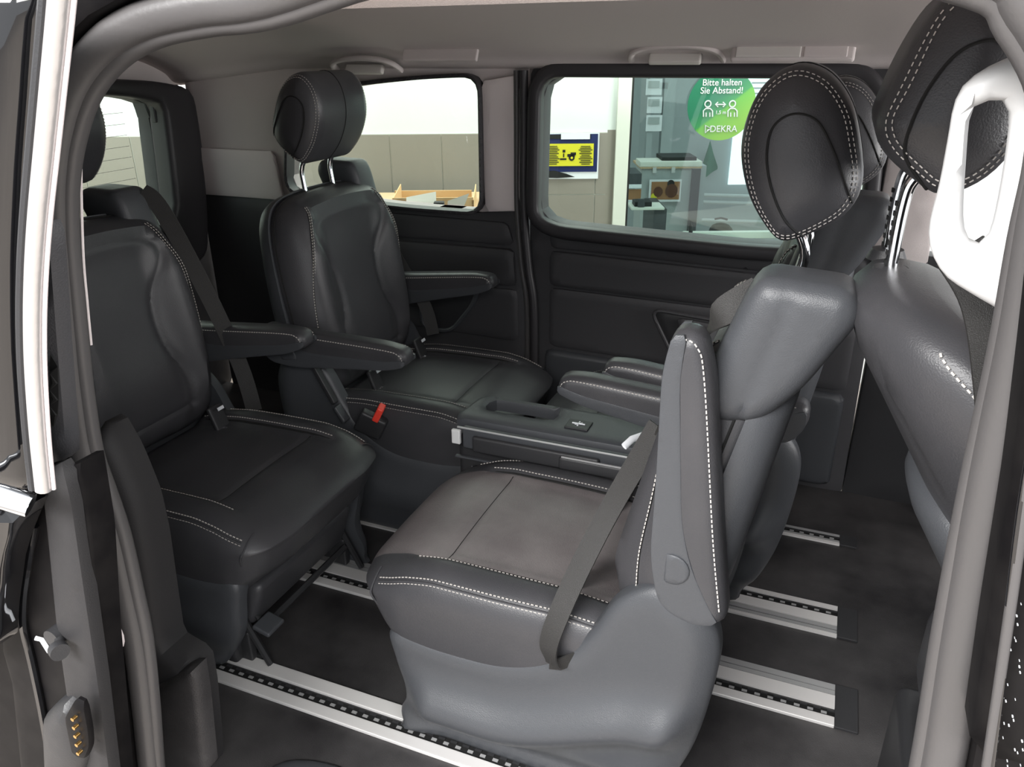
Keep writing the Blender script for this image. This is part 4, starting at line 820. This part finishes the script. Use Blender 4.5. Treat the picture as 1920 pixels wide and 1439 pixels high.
for e, sgn in ((1341, 1), (1360, -1)): P = [S(e + 5 * sgn, 191.5), S(e, 196), S(e + 5 * sgn, 200.5)]; mb.tube([(q[0], -.004, q[1]) for q in P], 1.1 * px_, 'white', 6)
mb.build('distance_pictogram', o)
mb = MB(); P = [S(1322, 235), S(1332, 241), S(1322, 249)]; mb.tube([(q[0], -.004, q[1]) for q in P], 1.5 * px_, 'white', 6, True); P = [S(1325, 245), S(1329, 243)]; mb.tube([(q[0], -.004, q[1]) for q in P], 1.2 * px_, 'white', 6); mb.build('company_emblem', o)
# bench with cardboard trays outside the rear quarter window
DB = 3.4
o, p = wthing('workbench', 'beige bench board outside the far rear window', 'workbench', 800, 405, DB); mb = MB(); rbx(mb, o, DB, 560, 399, 905, 412, -.5, .0, 'wood', .004); mb.build('board', o); mb = MB(); rbx(mb, o, DB, 620, 412, 650, 1000, -.3, -.25, 'shell'); rbx(mb, o, DB, 860, 412, 885, 1000, -.3, -.25, 'shell'); mb.build('legs', o)
o, p = wthing('cardboard_tray', 'torn cardboard tray with papers on the bench outside the rear window', 'box', 810, 398, DB)
mb = MB(); rbx(mb, o, DB, 735, 372, 888, 398, -.012, -.005, 'card') ; rbx(mb, o, DB + .3, 740, 358, 885, 385, -.008, 0, 'card')
for x in (736, 887): a = rel(o, DB, [(x, 399)])[0]; yy = DB - o.location.dot(HD); mb.add([(a.x, yy, a.y), (a.x, yy + .3, a.y), (a.x, yy + .3, a.y + .075), (a.x, yy, a.y + .055), (a.x + .004, yy, a.y), (a.x + .004, yy + .3, a.y), (a.x + .004, yy + .3, a.y + .075), (a.x + .004, yy, a.y + .055)], [(0, 1, 2, 3), (7, 6, 5, 4), (3, 2, 6, 7)], 'card')
mb.build('tray', o)
mb = MB(); P = rel(o, DB - .02, [(762, 370), (818, 358), (820, 397), (764, 396)]); mb.add([(k.x, -.02 - .02 * i, k.y) for i, k in enumerate(P)], [(0, 1, 2, 3)], 'cardin'); P = rel(o, DB - .02, [(840, 376), (880, 362), (868, 392), (838, 398)]); mb.add([(k.x, -.03, k.y) for k in P], [(0, 1, 2, 3)], 'cardin'); mb.build('flaps', o)
o, p = wthing('hole_punch', 'small black device with a round button in front of the cardboard tray', 'device', 822, 388, DB - .1); mb = MB(); rbx(mb, o, DB - .1, 813, 379, 833, 394, -.03, .01, 'ink', .004); c_ = rel(o, DB - .11, [(820, 390)])[0]; mb.tube([(c_.x, -.02, c_.y), (c_.x, -.03, c_.y)], .010, 'tag', 12); mb.build('body', o)
# walls seen through the tailgate window
def slabx():
    mb = MB(); X = -4.6
    zt = at(240, 252, 'x', X).z; ys = [at(x, 300, 'x', X).y for x in (190, 258)]; dy = abs(ys[1] - ys[0]); dz = zt - at(240, 346, 'x', X).z
    mb.box((X - .1, 2.5, 1.2), (.18, 8, 3.6), 'wall'); mb.box((X - .005, 2.5, (zt + GZ) / 2), (.012, 8, zt - GZ), 'grout')
    y = ys[0] - 12 * dy
    while y < 6.4:
        z = zt
        while z > zt - 4 * dz: mb.box((X + .003, y + dy / 2, z - dz / 2), (.008, dy - .007, dz - .007), 'tile'); z -= dz
        y += dy
    return mb.build('wall_hall_rear')
struct(slabx(), 'hall wall, white above grey tiles, behind the tailgate window')
